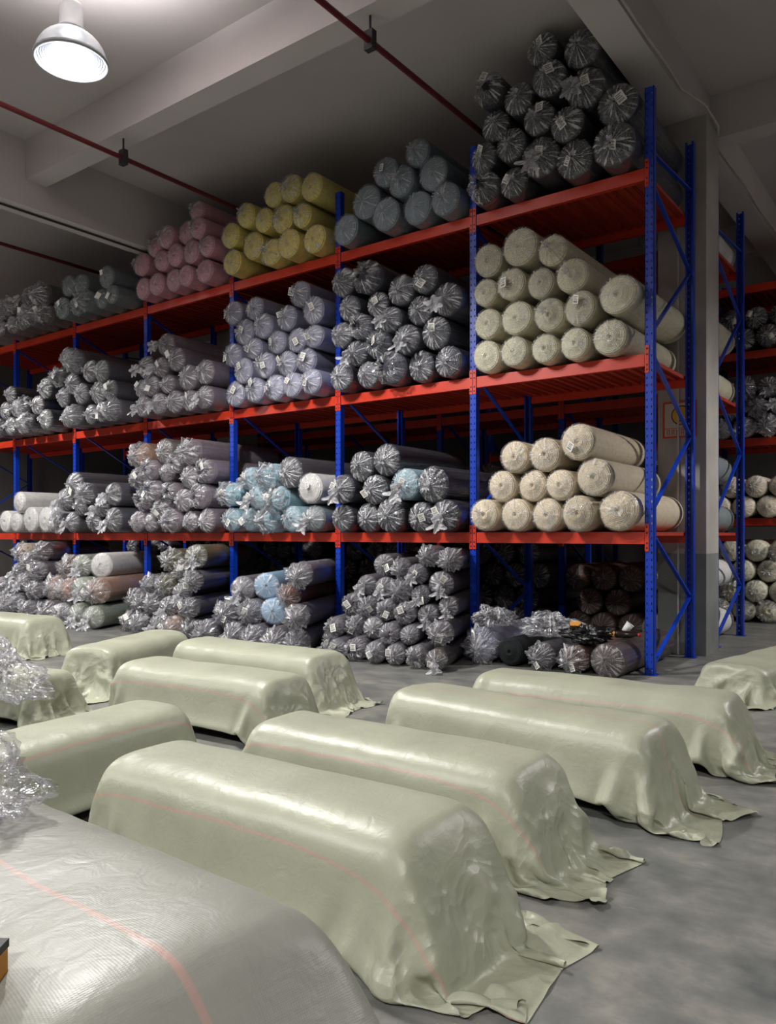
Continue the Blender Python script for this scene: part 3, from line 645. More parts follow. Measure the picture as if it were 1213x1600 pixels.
ORD = ['', 'first', 'second', 'third', 'fourth', 'fifth', 'sixth', 'seventh', 'eighth']
ROWN = ['bottom', 'second', 'third', 'fourth', 'fifth', 'sixth', 'seventh', 'eighth']
PILES = {
 'charcoal': (0, [(-1.835,-0.171,5.429,0.192,0),(-1.48,-0.171,5.411,0.174,0),(-1.137,-0.203,5.592,0.225,1),(-0.73,-0.229,5.445,0.208,0),(-0.296,-0.254,5.466,0.229,0),(-1.487,-0.218,5.822,0.189,2),(-1.151,-0.215,6.017,0.196,2),(-1.015,-0.255,6.392,0.199,3),(-0.804,-0.255,5.831,0.194,1),(-0.293,-0.15,5.917,0.226,1),(-1.853,-0.188,5.798,0.174,1),(-1.737,-0.234,6.499,0.193,3),(-1.399,-0.212,6.314,0.188,3),(-0.672,-0.153,6.641,0.221,3),(-0.636,-0.161,6.194,0.224,2),(-1.716,-0.167,6.125,0.177,2),(-1.115,-0.217,6.76,0.179,4)]),
 'bluegrey': (0, [(-3.916,-0.206,5.442,0.205,0),(-3.593,-0.186,5.73,0.224,1),(-3.23,-0.253,5.461,0.224,0),(-2.79,-0.199,5.45,0.213,0),(-2.367,-0.23,5.443,0.206,0),(-3.303,-0.163,6.041,0.198,2),(-2.989,-0.253,5.804,0.191,1),(-2.566,-0.185,5.813,0.21,1),(-2.803,-0.164,6.135,0.185,2)]),
 'yellow': (0, [(-6.021,-0.275,5.431,0.194,0),(-5.659,-0.202,5.615,0.209,1),(-5.281,-0.204,5.441,0.204,0),(-4.867,-0.298,5.443,0.206,0),(-4.457,-0.222,5.439,0.202,0),(-6.028,-0.3,5.816,0.187,1),(-5.404,-0.245,5.91,0.177,2),(-5.02,-0.252,5.834,0.21,1),(-4.633,-0.278,5.779,0.177,1),(-5.74,-0.264,6.054,0.184,2),(-5.237,-0.211,6.239,0.188,3),(-4.849,-0.265,6.208,0.197,2),(-4.456,-0.284,6.118,0.201,2)]),
 'pink': (0, [(-8.116,-0.283,5.43,0.193,0),(-7.73,-0.311,5.426,0.189,0),(-7.351,-0.272,5.423,0.186,0),(-6.989,-0.334,5.409,0.172,0),(-6.873,-0.325,5.754,0.188,1),(-6.627,-0.272,5.423,0.186,0),(-8.117,-0.304,5.819,0.192,1),(-7.611,-0.304,5.777,0.178,1),(-7.247,-0.334,5.782,0.183,1),(-6.679,-0.358,6.058,0.169,2),(-7.833,-0.257,6.049,0.17,2),(-7.438,-0.351,6.099,0.184,2),(-7.041,-0.267,6.098,0.191,2),(-6.515,-0.32,5.762,0.166,1),(-6.807,-0.255,6.371,0.165,3)]),
 'greengrey': (0, [(-10.204,-0.436,5.436,0.199,0),(-9.825,-0.377,5.415,0.178,0),(-9.449,-0.419,5.427,0.19,0),(-8.713,-0.454,5.409,0.172,0),(-10.086,-0.398,5.818,0.198,1),(-9.661,-0.406,5.751,0.193,1),(-9.083,-0.405,5.409,0.172,0),(-8.898,-0.429,5.735,0.198,1)]),
 'taupe': (0, [(-12.303,-0.456,5.411,0.174,0),(-11.912,-0.409,5.421,0.184,0),(-11.098,-0.468,5.442,0.205,0),(-10.714,-0.404,5.414,0.177,0),(-12.124,-0.41,5.73,0.187,1),(-11.516,-0.439,5.446,0.209,0),(-10.849,-0.392,5.787,0.217,1),(-11.758,-0.459,5.746,0.172,1),(-11.299,-0.437,5.805,0.207,1)]),
 'cream2': (0, [(-1.837,-0.172,3.507,0.19,0),(-1.46,-0.218,3.501,0.184,0),(-1.099,-0.182,3.491,0.174,0),(-0.745,-0.193,3.493,0.176,0),(-0.37,-0.156,3.513,0.196,0),(-1.838,-0.151,3.889,0.189,1),(-1.447,-0.18,3.886,0.199,1),(-1.053,-0.171,3.859,0.194,1),(-0.669,-0.243,3.851,0.187,1),(-0.278,-0.182,3.939,0.211,1),(-1.857,-0.167,4.251,0.17,2),(-1.499,-0.216,4.27,0.185,2),(-1.145,-0.199,4.215,0.17,2),(-0.772,-0.207,4.227,0.199,2),(-1.829,-0.155,4.619,0.196,3),(-1.386,-0.225,4.662,0.219,3),(-0.998,-0.216,4.54,0.183,3)]),
 'slate': (0, [(-3.935,-0.26,3.503,0.186,0),(-3.53,-0.214,3.491,0.174,0),(-3.147,-0.191,3.523,0.206,0),(-2.749,-0.157,3.506,0.189,0),(-2.359,-0.158,3.515,0.198,0),(-3.713,-0.224,3.787,0.17,1),(-3.363,-0.151,3.851,0.182,1),(-2.917,-0.239,3.849,0.189,1),(-2.525,-0.169,3.88,0.2,1),(-3.944,-0.243,4.051,0.177,2),(-3.602,-0.215,4.108,0.166,2),(-3.144,-0.252,4.127,0.166,2),(-2.757,-0.166,4.191,0.184,2),(-2.367,-0.169,4.258,0.206,2),(-3.812,-0.245,4.382,0.175,3),(-3.383,-0.202,4.364,0.166,3),(-3.925,-0.232,4.74,0.196,4),(-3.513,-0.206,4.723,0.212,4),(-3.022,-0.199,4.481,0.205,3),(-2.637,-0.248,4.537,0.179,3)]),
 'lilac': (0, [(-6.018,-0.205,3.514,0.197,0),(-5.547,-0.269,3.508,0.191,0),(-5.164,-0.251,3.505,0.188,0),(-4.795,-0.294,3.494,0.177,0),(-4.435,-0.3,3.497,0.18,0),(-5.775,-0.279,3.815,0.187,1),(-5.349,-0.262,3.838,0.19,1),(-4.975,-0.198,3.824,0.18,1),(-4.61,-0.202,3.816,0.181,1),(-6.035,-0.247,4.078,0.18,2),(-5.579,-0.25,4.11,0.163,2),(-5.141,-0.227,4.14,0.173,2),(-4.786,-0.206,4.123,0.169,2),(-4.419,-0.263,4.108,0.164,2),(-5.814,-0.213,4.386,0.196,3),(-5.387,-0.256,4.403,0.183,3),(-4.946,-0.235,4.445,0.186,3),(-4.717,-0.219,4.74,0.183,4),(-4.449,-0.245,4.469,0.194,3),(-6.034,-0.224,4.696,0.181,4),(-5.602,-0.223,4.695,0.176,4)]),
 'mauve2': (0, [(-7.982,-0.359,3.496,0.179,0),(-7.593,-0.356,3.502,0.185,0),(-7.223,-0.344,3.498,0.181,0),(-6.876,-0.337,3.48,0.163,0),(-6.53,-0.338,3.498,0.181,0),(-7.797,-0.355,3.806,0.178,1),(-7.403,-0.336,3.797,0.163,1),(-6.963,-0.294,3.847,0.211,1),(-8.144,-0.263,3.804,0.165,1),(-7.581,-0.322,4.079,0.167,2),(-7.224,-0.32,4.163,0.196,2),(-6.55,-0.314,3.882,0.201,1),(-7.985,-0.285,4.135,0.197,2),(-7.506,-0.274,4.428,0.187,3)]),
 'ash': (0, [(-10.09,-0.376,3.515,0.198,0),(-9.705,-0.439,3.5,0.183,0),(-9.346,-0.402,3.49,0.173,0),(-8.992,-0.442,3.493,0.176,0),(-10.222,-0.389,3.874,0.181,1),(-9.57,-0.455,3.855,0.194,1),(-9.165,-0.384,3.84,0.208,1),(-8.628,-0.424,3.502,0.185,0),(-10.235,-0.4,4.226,0.168,2),(-9.898,-0.421,4.073,0.196,2),(-9.313,-0.445,4.215,0.191,2),(-8.777,-0.426,3.834,0.176,1),(-9.667,-0.474,4.413,0.211,3),(-8.934,-0.475,4.166,0.187,2),(-10.055,-0.422,4.547,0.195,3)]),
 'black2': (0, [(-11.956,-0.428,3.503,0.186,0),(-11.582,-0.388,3.501,0.184,0),(-11.214,-0.478,3.496,0.179,0),(-10.74,-0.419,3.52,0.203,0),(-12.322,-0.426,3.492,0.175,0),(-11.765,-0.414,3.826,0.185,1),(-11.389,-0.4,3.818,0.182,1),(-11.011,-0.422,3.805,0.187,1),(-12.159,-0.418,3.807,0.175,1),(-10.74,-0.426,4.09,0.203,2),(-11.985,-0.412,4.104,0.166,2)]),
 'cream1': (0, [(-1.832,-0.233,1.672,0.195,0),(-1.449,-0.199,1.668,0.191,0),(-1.074,-0.186,1.663,0.186,0),(-0.696,-0.239,1.671,0.194,0),(-0.286,-0.151,1.696,0.219,0),(-1.633,-0.178,2.0,0.185,1),(-1.259,-0.155,1.992,0.181,1),(-0.9,-0.228,1.984,0.175,1),(-0.521,-0.211,2.054,0.207,1),(-1.446,-0.231,2.321,0.182,2),(-1.065,-0.255,2.318,0.194,2),(-0.683,-0.258,2.431,0.2,2)]),
 'mixdark': (0, [(-3.939,-0.233,1.659,0.182,0),(-3.564,-0.165,1.667,0.19,0),(-3.155,-0.242,1.691,0.214,0),(-2.743,-0.184,1.661,0.184,0),(-2.358,-0.233,1.674,0.197,0),(-3.924,-0.253,2.041,0.197,1),(-3.404,-0.239,2.018,0.193,1),(-2.971,-0.185,2.072,0.205,1),(-2.543,-0.205,2.053,0.221,1),(-3.647,-0.2,2.326,0.196,2),(-3.242,-0.21,2.388,0.207,2)]),
 'paleblue': (0, [(-6.029,-0.27,1.663,0.186,0),(-5.655,-0.246,1.661,0.184,0),(-5.285,-0.199,1.659,0.182,0),(-4.818,-0.278,1.661,0.184,0),(-4.443,-0.219,1.665,0.188,0),(-6.029,-0.272,2.04,0.186,1),(-5.466,-0.279,1.988,0.19,1),(-5.054,-0.264,1.95,0.186,1),(-4.47,-0.29,2.07,0.215,1),(-5.728,-0.197,2.253,0.178,2),(-5.239,-0.26,2.277,0.174,2),(-4.842,-0.281,2.301,0.22,2)]),
 'mauve1': (0, [(-8.131,-0.36,1.655,0.178,0),(-7.789,-0.353,1.638,0.161,0),(-7.236,-0.336,1.659,0.182,0),(-6.882,-0.314,1.646,0.169,0),(-6.53,-0.294,1.658,0.181,0),(-8.045,-0.252,2.015,0.19,1),(-7.532,-0.262,1.839,0.161,1),(-7.033,-0.333,1.972,0.187,1),(-6.647,-0.293,2.023,0.199,1),(-8.144,-0.259,2.359,0.165,2),(-7.696,-0.349,2.137,0.176,2),(-7.356,-0.266,2.113,0.161,2),(-6.909,-0.316,2.328,0.186,2),(-6.537,-0.274,2.399,0.188,2),(-7.817,-0.325,2.474,0.178,3),(-7.479,-0.291,2.415,0.161,3),(-7.182,-0.304,2.55,0.161,3),(-6.789,-0.349,2.698,0.199,3),(-8.102,-0.276,2.738,0.207,3),(-7.573,-0.269,2.768,0.2,4)]),
 'grey1': (0, [(-10.225,-0.427,1.655,0.178,0),(-9.857,-0.437,1.663,0.186,0),(-9.317,-0.376,1.688,0.211,0),(-8.657,-0.439,1.691,0.214,0),(-10.18,-0.383,2.058,0.223,1),(-9.616,-0.434,1.939,0.176,1),(-8.991,-0.439,1.922,0.187,1),(-9.796,-0.44,2.309,0.232,2),(-9.304,-0.473,2.136,0.189,2),(-8.646,-0.449,2.112,0.203,1)]),
 'white1': (0, [(-12.134,-0.455,1.695,0.218,0),(-11.717,-0.473,1.673,0.196,0),(-10.779,-0.42,1.719,0.242,0),(-11.272,-0.431,1.724,0.247,0),(-11.585,-0.477,2.053,0.203,1)]),
 'floorgrey': (20, [(-3.25,-1.141,0.123,0.121,0),(-3.012,-1.05,0.133,0.131,0),(-2.689,-1.144,0.129,0.127,0),(-2.432,-1.115,0.123,0.121,0),(-2.173,-1.046,0.126,0.124,0),(-1.872,-1.146,0.122,0.12,0),(-3.461,-0.911,0.343,0.124,1),(-2.928,-0.864,0.359,0.133,1),(-2.612,-0.958,0.337,0.118,1),(-2.355,-0.952,0.327,0.116,1),(-1.992,-0.848,0.377,0.131,1),(-3.72,-0.698,0.14,0.138,0),(-3.25,-0.749,0.363,0.126,1),(-2.822,-0.722,0.574,0.124,2),(-2.541,-0.75,0.55,0.128,2),(-2.29,-0.673,0.524,0.131,2),(-3.489,-0.526,0.592,0.143,2),(-3.158,-0.631,0.585,0.126,2),(-2.721,-0.577,0.794,0.136,3),(-2.431,-0.618,0.747,0.115,3),(-2.073,-0.591,0.63,0.12,2),(-3.347,-0.451,0.821,0.132,3),(-3.058,-0.454,0.802,0.135,3),(-2.543,-0.517,0.981,0.125,4),(-2.225,-0.5,0.88,0.15,3),(-3.115,-0.409,1.076,0.137,4),(-2.837,-0.414,1.048,0.12,4),(-2.454,-0.378,1.198,0.125,5),(-2.176,-0.365,1.159,0.139,4)]),
 'floorblue': (26, [(-5.46,-1.17,0.168,0.166,0),(-4.939,-1.157,0.164,0.162,0),(-4.537,-1.202,0.159,0.157,0),(-4.203,-1.166,0.157,0.155,0),(-3.89,-1.096,0.155,0.153,0),(-3.86,-1.15,0.46,0.149,1),(-5.288,-0.973,0.405,0.169,1),(-4.836,-0.967,0.444,0.165,1),(-4.446,-0.972,0.467,0.18,1),(-4.181,-0.943,0.695,0.156,2),(-3.941,-1.009,0.954,0.16,3),(-5.152,-0.842,0.714,0.185,2),(-4.776,-0.774,0.767,0.182,2)]),
 'floorolive': (26, [(-7.106,-1.0,0.152,0.15,0),(-6.789,-0.945,0.158,0.156,0),(-6.342,-1.043,0.156,0.154,0),(-6.041,-0.966,0.149,0.147,0),(-6.019,-1.003,0.442,0.143,1),(-7.505,-0.883,0.157,0.155,0),(-6.996,-0.834,0.437,0.152,1),(-6.597,-0.924,0.414,0.155,1),(-6.355,-0.878,0.619,0.156,2),(-6.069,-0.91,0.806,0.147,3),(-7.382,-0.759,0.428,0.157,1),(-7.239,-0.702,0.705,0.156,2),(-6.839,-0.752,0.705,0.165,2),(-6.506,-0.706,0.93,0.157,3),(-6.159,-0.798,1.134,0.178,4),(-7.856,-0.54,0.441,0.17,1),(-6.942,-0.545,1.058,0.184,3)]),
 'floortan': (26, [(-9.377,-1.129,0.186,0.184,0),(-8.93,-1.186,0.19,0.188,0),(-8.527,-1.131,0.196,0.194,0),(-8.072,-1.187,0.189,0.187,0),(-9.065,-0.995,0.566,0.186,1),(-8.615,-1.036,0.589,0.197,1),(-8.167,-1.032,0.583,0.204,1),(-9.595,-0.861,0.566,0.2,1),(-8.902,-0.858,0.942,0.196,2),(-8.491,-0.779,0.953,0.204,2),(-9.411,-0.731,0.908,0.204,2)]),
 'floorbeige': (22, [(-11.415,-0.861,0.174,0.172,0),(-11.004,-0.959,0.171,0.169,0),(-10.661,-0.953,0.276,0.165,1),(-10.327,-0.953,0.164,0.162,0),(-11.836,-0.748,0.174,0.172,0),(-11.254,-0.762,0.477,0.172,1),(-10.712,-0.858,0.616,0.172,2),(-10.414,-0.748,0.49,0.166,1),(-11.649,-0.713,0.482,0.172,1),(-11.101,-0.708,0.784,0.172,2),(-10.786,-0.67,0.962,0.171,3),(-10.427,-0.715,0.82,0.166,2),(-12.1,-0.523,0.482,0.172,1),(-11.141,-0.596,1.132,0.172,3),(-10.516,-0.571,1.156,0.172,3)]),
}
# pile: colour, words for the roll, pile words, styles (weighted), haze, share with paper tags, exceptions {index: (colour, words)}
STY = {
 'charcoal': ('charcoal', 'charcoal', 'charcoal top-shelf pile', ['knot'] * 6 + ['tail', 'open', 'open'], 'mid', 0.75, {}),
 'bluegrey': ('bluegrey', 'blue-grey', 'blue-grey top-shelf pile', ['tight', 'knot', 'tight'], 'clear', 0.15, {}),
 'yellow': ('yellow', 'yellow', 'yellow top-shelf pile', ['tight', 'tight', 'knot'], 'clear', 0.0, {}),
 'pink': ('pink', 'pink', 'pink top-shelf pile', ['tight', 'tight', 'knot'], 'clear', 0.0, {}),
 'greengrey': ('greengrey', 'green-grey', 'green-grey top-shelf pile', ['tight', 'knot', 'crumple'], 'clear', 0.5, {}),
 'taupe': ('taupe', 'taupe', 'taupe top-shelf pile', ['crumple', 'crumple', 'tail'], 'mid', 0.3, {}),
 'cream2': ('cream', 'cream', 'cream middle-shelf pile', ['tight', 'tight', 'tight', 'knot'], 'clear', 0.12, {}),
 'slate': ('slate', 'slate grey', 'slate middle-shelf pile', ['knot', 'knot', 'knot', 'tail', 'open'], 'mid', 0.2, {}),
 'lilac': ('lilac', 'lilac-grey', 'lilac middle-shelf pile', ['knot', 'tight', 'knot'], 'mid', 0.9, {}),
 'mauve2': ('mauve', 'mauve-grey', 'mauve middle-shelf pile', ['knot', 'knot', 'tail'], 'mid', 0.4, {}),
 'ash': ('ash', 'ash grey', 'ash-grey middle-shelf pile', ['knot', 'knot', 'crumple'], 'mid', 0.3, {}),
 'black2': ('black', 'black', 'black middle-shelf pile', ['knot', 'crumple', 'knot'], 'heavy', 0.0, {}),
 'cream1': ('warmcream', 'warm cream', 'cream lower-shelf pile', ['tight', 'knot', 'tight'], 'clear', 0.08, {}),
 'mixdark': ('darknavy', 'dark navy', 'dark lower-shelf pile', ['knot', 'knot', 'tail'], 'mid', 0.6, {7: ('paleblue', 'pale blue')}),
 'paleblue': ('paleblue', 'pale blue', 'pale-blue lower-shelf pile', ['crumple', 'knot', 'tail'], 'mid', 0.4, {4: ('greengrey', 'grey-green'), 8: ('offwhite', 'white'), 11: ('darkgrey', 'dark grey')}),
 'mauve1': ('mauve', 'mauve-grey', 'mauve lower-shelf pile', ['knot', 'open', 'knot', 'crumple'], 'mid', 0.2, {18: ('tan', 'tan'), 19: ('taupe', 'taupe')}),
 'grey1': ('darkgrey', 'dark grey', 'dark-grey lower-shelf pile', ['knot', 'crumple', 'tail'], 'mid', 0.2, {}),
 'white1': ('offwhite', 'white', 'white lower-shelf pile', ['crumple', 'tail'], 'mid', 0.0, {}),
 'floorgrey': ('grey', 'grey', 'tall grey floor pile', ['crumple', 'crumple', 'tail', 'knot', 'open'], 'heavy', 0.55, {5: ('brown', 'brown')}),
 'floorblue': ('grey', 'grey', 'sky-blue floor pile', ['crumple', 'crumple', 'tail'], 'heavy', 0.35, {8: ('skyblue', 'sky-blue'), 9: ('rust', 'rust brown'), 12: ('skyblue', 'sky-blue')}),
 'floorolive': ('ash', 'grey', 'olive floor pile', ['crumple', 'crumple', 'tail'], 'heavy', 0.2, {13: ('olive', 'olive'), 14: ('olive', 'olive'), 16: ('olive', 'olive'), 12: ('olive', 'olive'), 2: ('blush', 'blush pink')}),
 'floortan': ('palegreen', 'pale green', 'white-and-tan floor pile', ['crumple', 'tail', 'crumple'], 'heavy', 0.1, {6: ('tan', 'tan'), 9: ('offwhite', 'white'), 10: ('darkbrown', 'dark brown'), 4: ('blush', 'blush pink'), 7: ('blush', 'blush pink'), 0: ('ash', 'grey'), 1: ('ash', 'grey')}),
 'floorbeige': ('grey', 'grey', 'far-left floor pile', ['crumple', 'crumple', 'tail'], 'heavy', 0.1, {12: ('beige', 'beige'), 13: ('beige', 'beige'), 14: ('brown', 'dark brown'), 4: ('cream', 'cream')}),
}
for name, (yaw, items) in PILES.items():
    col, word, pile, styles, hz, ptag, exc = STY[name]
    rows = {}
    for i, it in enumerate(items): rows.setdefault(it[4], []).append(i)
    for i, (x, y, z, r, row) in enumerate(items):
        c, w = exc.get(i, (col, word))
        order = sorted(rows[row], key=lambda k: items[k][0])
        pos = order.index(i) + 1; n = len(order)
        side = f'{ORD[pos]} from left in' if n > 1 else 'alone in'
        lab = f'{w} plastic-wrapped roll, {side} {ROWN[row]} row, {pile}'
        st = styles[rnd.randrange(len(styles))]
        h = hz
        if c == 'offwhite': st, h = 'tight', 'clear'
        if c == 'skyblue': st, h = 'tight', 'mid'
        roll(x, y, z, r, c, st, h, yaw + rnd.uniform(-1.1, 1.1), rnd.random() < ptag, lab, 'rolls in the ' + pile, detail=(x > -6.3))

# rolls of the rear racks, partly glimpsed, partly added to darken the gaps: one mass
def rear_rolls(piles):
    V, Fa, UV, MI, mats = [], [], [], [], []
    cache = {}
    def put(me, mtx, mat):
        if mat not in mats: mats.append(mat)
        if me.name not in cache:
            co = np.empty(len(me.vertices) * 3); me.vertices.foreach_get('co', co)
            uv = np.zeros(len(me.loops) * 2)
            if me.uv_layers.active: me.uv_layers.active.data.foreach_get('uv', uv)
            cache[me.name] = (np.c_[co.reshape(-1, 3), np.ones(len(me.vertices))], [tuple(p.vertices) for p in me.polygons], uv.tolist())
        co, fs, uv = cache[me.name]; n0 = len(V)
        V.extend((co @ np.array(mtx).T)[:, :3].tolist()); Fa.extend([tuple(n0 + i for i in f) for f in fs]); UV.extend(uv); MI.extend([mats.index(mat)] * len(fs))
    for x0, cols, y, z0, r, rows, col, styles, hz, ptag in piles:
        for ri in range(rows):
            for k in range(cols - (ri % 2)):
                x = x0 + 2 * r * k + (r if ri % 2 else 0)
                z = z0 + r + ri * r * 1.74
                mt = Matrix.Translation((x, y + rnd.uniform(-0.05, 0.05), z)) @ Matrix.Rotation(rnd.uniform(0, 6.28), 4, 'Y') @ Matrix.Diagonal((r - 0.003, 1.7 / LU, r - 0.003, 1))
                put(core_for(col), mt, MF[col])
                ws = WRAPS[(styles[rnd.randrange(len(styles))], hz)]
                put(ws[rnd.randrange(len(ws))], mt, MP[hz])
                if rnd.random() < ptag:
                    put(TAG, Matrix.Translation((x + rnd.uniform(-0.08, 0.08), y - 0.12, z + rnd.uniform(-0.08, 0.08))) @ Matrix.Rotation(rnd.uniform(-0.6, 0.6), 4, 'Y'), M['paper'])
    me = bpy.data.meshes.new('rear_rack_rolls'); me.from_pydata(V, [], Fa)
    for m in mats: me.materials.append(m)
    me.polygons.foreach_set('material_index', MI); me.polygons.foreach_set('use_smooth', [True] * len(Fa))
    me.uv_layers.new(name='UVMap').data.foreach_set('uv', UV); me.update()
    o = add('rear_rack_rolls', me, None)
    return tag(o, 'distant plastic-wrapped fabric rolls stored in the two rear racks', 'fabric rolls', None, 'stuff')
rear_rolls([
 (-0.74, 2, 2.36, 5.235, 0.22, 2, 'offwhite', ['tight'], 'clear', 0), (-0.72, 2, 2.36, 3.315, 0.21, 3, 'cream', ['tight'], 'clear', 0),
 (-0.70, 2, 2.36, 1.475, 0.20, 3, 'greengrey', ['tight', 'knot'], 'clear', 0), (-0.70, 2, 2.36, 0.0, 0.20, 3, 'offwhite', ['tight', 'knot'], 'clear', 0), (-1.80, 3, 2.36, 0.0, 0.19, 3, 'darkbrown', ['tight', 'knot'], 'clear', 0),  # dark brown columns: cream rolls with their shade put into the colour
 (-1.9, 3, 2.36, 1.475, 0.20, 2, 'black', ['crumple'], 'heavy', 0)]
 + [(-2.094 * (k + 1) + 0.28, 5, 2.36, 1.475, 0.19, 2 + k % 2, ['', 'grey', 'ash', 'darkgrey', 'slate', 'ash'][k], ['knot', 'crumple'], 'heavy', 0) for k in range(1, 6)]  # rows added in these bays to fill the gaps with dark
 + [(-2.094 * (k + 1) + 0.28, 5, 2.36, 0.0, 0.19, 4, ['', 'darkgrey', 'brown', 'ash', 'black', 'darkgrey'][k], ['knot'], 'mid', 0) for k in range(1, 6)]
 + [
 (-0.76, 4, 5.86, 4.5, 0.19, 2, 'black', ['knot'], 'mid', 0.8), (-0.72, 4, 5.86, 3.05, 0.18, 3, 'grey', ['crumple', 'tail'], 'heavy', 0),
 (-0.76, 4, 5.86, 1.72, 0.19, 2, 'warmcream', ['knot', 'tight'], 'mid', 0), (-0.76, 4, 5.86, 0.0, 0.19, 4, 'cream', ['tight', 'knot', 'open'], 'mid', 0)])

# ------------------------------------------------------------------ draped bales (numpy cloth settling on a padded bundle)
def settle(L, W, H, eL, eR, seed, steps=130, dx=0.030, slack=1.014, spread=0.0, sl=0.0):
    rg = np.random.default_rng(seed)
    a, b, n = W / 2, H / 2, 3.6
    def prof(t):                      # t in [0,1] : near lower edge -> over the top -> far lower edge
        ang = np.radians(205 - 230 * t + 0) if False else np.radians(218 - 256 * t)
        c, s = np.cos(ang), np.sin(ang)
        k = (np.abs(c) ** n + np.abs(s) ** n) ** (-1 / n)
        return np.stack([a * k * c * 1.0, b + b * k * s], -1)
    tt = np.linspace(0, 1, 800); pp = prof(tt); seglen = np.concatenate([[0], np.cumsum(np.hypot(*(np.diff(pp, axis=0).T)))])
    arc = seglen[-1]
    nv = int(round(arc / dx)) + 1; nu = int(round((L + eL + eR) / dx)) + 1
    tv = np.interp(np.linspace(0, arc, nv), seglen, tt)
    py = prof(tv)
    us = np.linspace(-L / 2 - eL, L / 2 + eR, nu)
    P = np.zeros((nu, nv, 3))
    P[..., 0] = us[:, None]; P[..., 1] = py[None, :, 0] * 1.03; P[..., 2] = b + (py[None, :, 1] - b) * 1.03 + 0.01
    out = np.clip((np.abs(us) - L / 2) / 0.4, 0, 1)[:, None]
    P[..., 1] *= 1 + spread * out
    rest0 = P.copy()
    def smooth_noise(amp, cells):
        g = rg.normal(0, amp, (cells[0] + 2, cells[1] + 2))
        ui = np.linspace(0, cells[0], nu); vi = np.linspace(0, cells[1], nv)
        u0 = ui.astype(int); v0 = vi.astype(int); fu = (ui - u0)[:, None]; fv = (vi - v0)[None]
        fu = fu * fu * (3 - 2 * fu); fv = fv * fv * (3 - 2 * fv)
        return (g[u0][:, v0] * (1 - fu) * (1 - fv) + g[u0 + 1][:, v0] * fu * (1 - fv) + g[u0][:, v0 + 1] * (1 - fu) * fv + g[u0 + 1][:, v0 + 1] * fu * fv)
    P[..., 0] += smooth_noise(0.02, (18, 14)) * out; P[..., 1] += smooth_noise(0.05, (20, 12)) * (out + 0.03); P[..., 2] += smooth_noise(0.05, (20, 16)) * out
    free = np.ones((nu, nv))
    body = (us > -L / 2 + 0.03) & (us < L / 2 - 0.10)
    free[np.ix_(body, [0, 1, nv - 2, nv - 1])] = 0
    V = np.zeros_like(P)
    ru = (us[1] - us[0]) * slack; rv = arc / (nv - 1) * 1.03 * slack
    rd = math.hypot(ru, rv)
    cons = []
    def mk(i0, i1, j0, j1, k0, k1, l0, l1, st, rest, stiff):
        cons.append(((slice(i0, i1, st[0]), slice(j0, j1, st[1])), (slice(k0, k1, st[0]), slice(l0, l1, st[1])), rest, stiff))
    for o in (0, 1):
        m = (nu - 1 - o + 1) // 2
        cons.append(((slice(o, nu - 1, 2), slice(None)), (slice(o + 1, nu, 2), slice(None)), ru, 1.0))
        cons.append(((slice(None), slice(o, nv - 1, 2)), (slice(None), slice(o + 1, nv, 2)), rv, 1.0))
        cons.append(((slice(o, nu - 1, 2), slice(0, nv - 1)), (slice(o + 1, nu, 2), slice(1, nv)), rd, 0.35))
        cons.append(((slice(o, nu - 1, 2), slice(1, nv)), (slice(o + 1, nu, 2), slice(0, nv - 1)), rd, 0.35))
    bend = []
    for o in (0, 1, 2, 3):
        bend.append(((slice(o, nu - 2, 4), slice(None)), (slice(o + 2, nu, 4), slice(None)), 2 * ru, 0.05))
        bend.append(((slice(None), slice(o, nv - 2, 4)), (slice(None), slice(o + 2, nv, 4)), 2 * rv, 0.05))
    def solve(c):
        A, B, rest, st = c
        p, q = P[A], P[B]; m = min(p.shape[0], q.shape[0]); k = min(p.shape[1], q.shape[1])
        p, q = p[:m, :k], q[:m, :k]
        wp, wq = free[A][:m, :k], free[B][:m, :k]
        d = q - p; ln = np.sqrt((d * d).sum(-1)) + 1e-9; ws = wp + wq
        f = np.where(ws > 0, st * (ln - rest) / (ln * np.maximum(ws, 1)), 0)[..., None] * d
        P[A][:m, :k] += f * wp[..., None]; P[B][:m, :k] -= f * wq[..., None]
    rr = 0.09
    dt = 1 / 60
    aa, bb = a * 1.015, b * 1.015
    for s in range(steps):
        V[..., 2] -= 9.8 * dt
        V *= 0.965
        Q = P.copy()
        P += V * dt * free[..., None]
        for it in range(6):
            for c in cons: solve(c)
            if it % 2 == 0:
                for c in bend: solve(c)
            # padded bundle
            Lx = L / 2 + np.where(P[..., 0] > 0, sl * np.clip(H - P[..., 2], 0, H), 0)
            ax = np.abs(P[..., 0]); e = np.clip((ax - (Lx - rr)) / rr, 0, 1); sh = 1 - 0.11 * e ** 2.5
            y = P[..., 1] / (aa * sh); z = (P[..., 2] - b) / (bb * sh)
            f = (np.abs(y) ** n + np.abs(z) ** n) ** (1 / n)
            ins = (ax < Lx + 0.004) & (f < 1)
            pr = (1 - f) * min(a, b); pe = Lx + 0.004 - ax
            rad = ins & (pr <= pe); end = ins & ~rad
            k = np.where(rad, 1 / np.maximum(f, 0.2), 1)
            P[..., 1] = np.where(rad & (free > 0), P[..., 1] * k, P[..., 1]); P[..., 2] = np.where(rad & (free > 0), b + (P[..., 2] - b) * k, P[..., 2])
            P[..., 0] = np.where(end & (free > 0), np.sign(P[..., 0]) * (Lx + 0.004), P[..., 0])
            P[..., 2] = np.maximum(P[..., 2], 0.006)
        V = (P - Q) / dt
        con = (P[..., 2] < 0.009) | ins
        V[con] *= 0.35
        sp = np.sqrt((V * V).sum(-1, keepdims=True)); V *= np.minimum(1, 3.0 / np.maximum(sp, 1e-6))
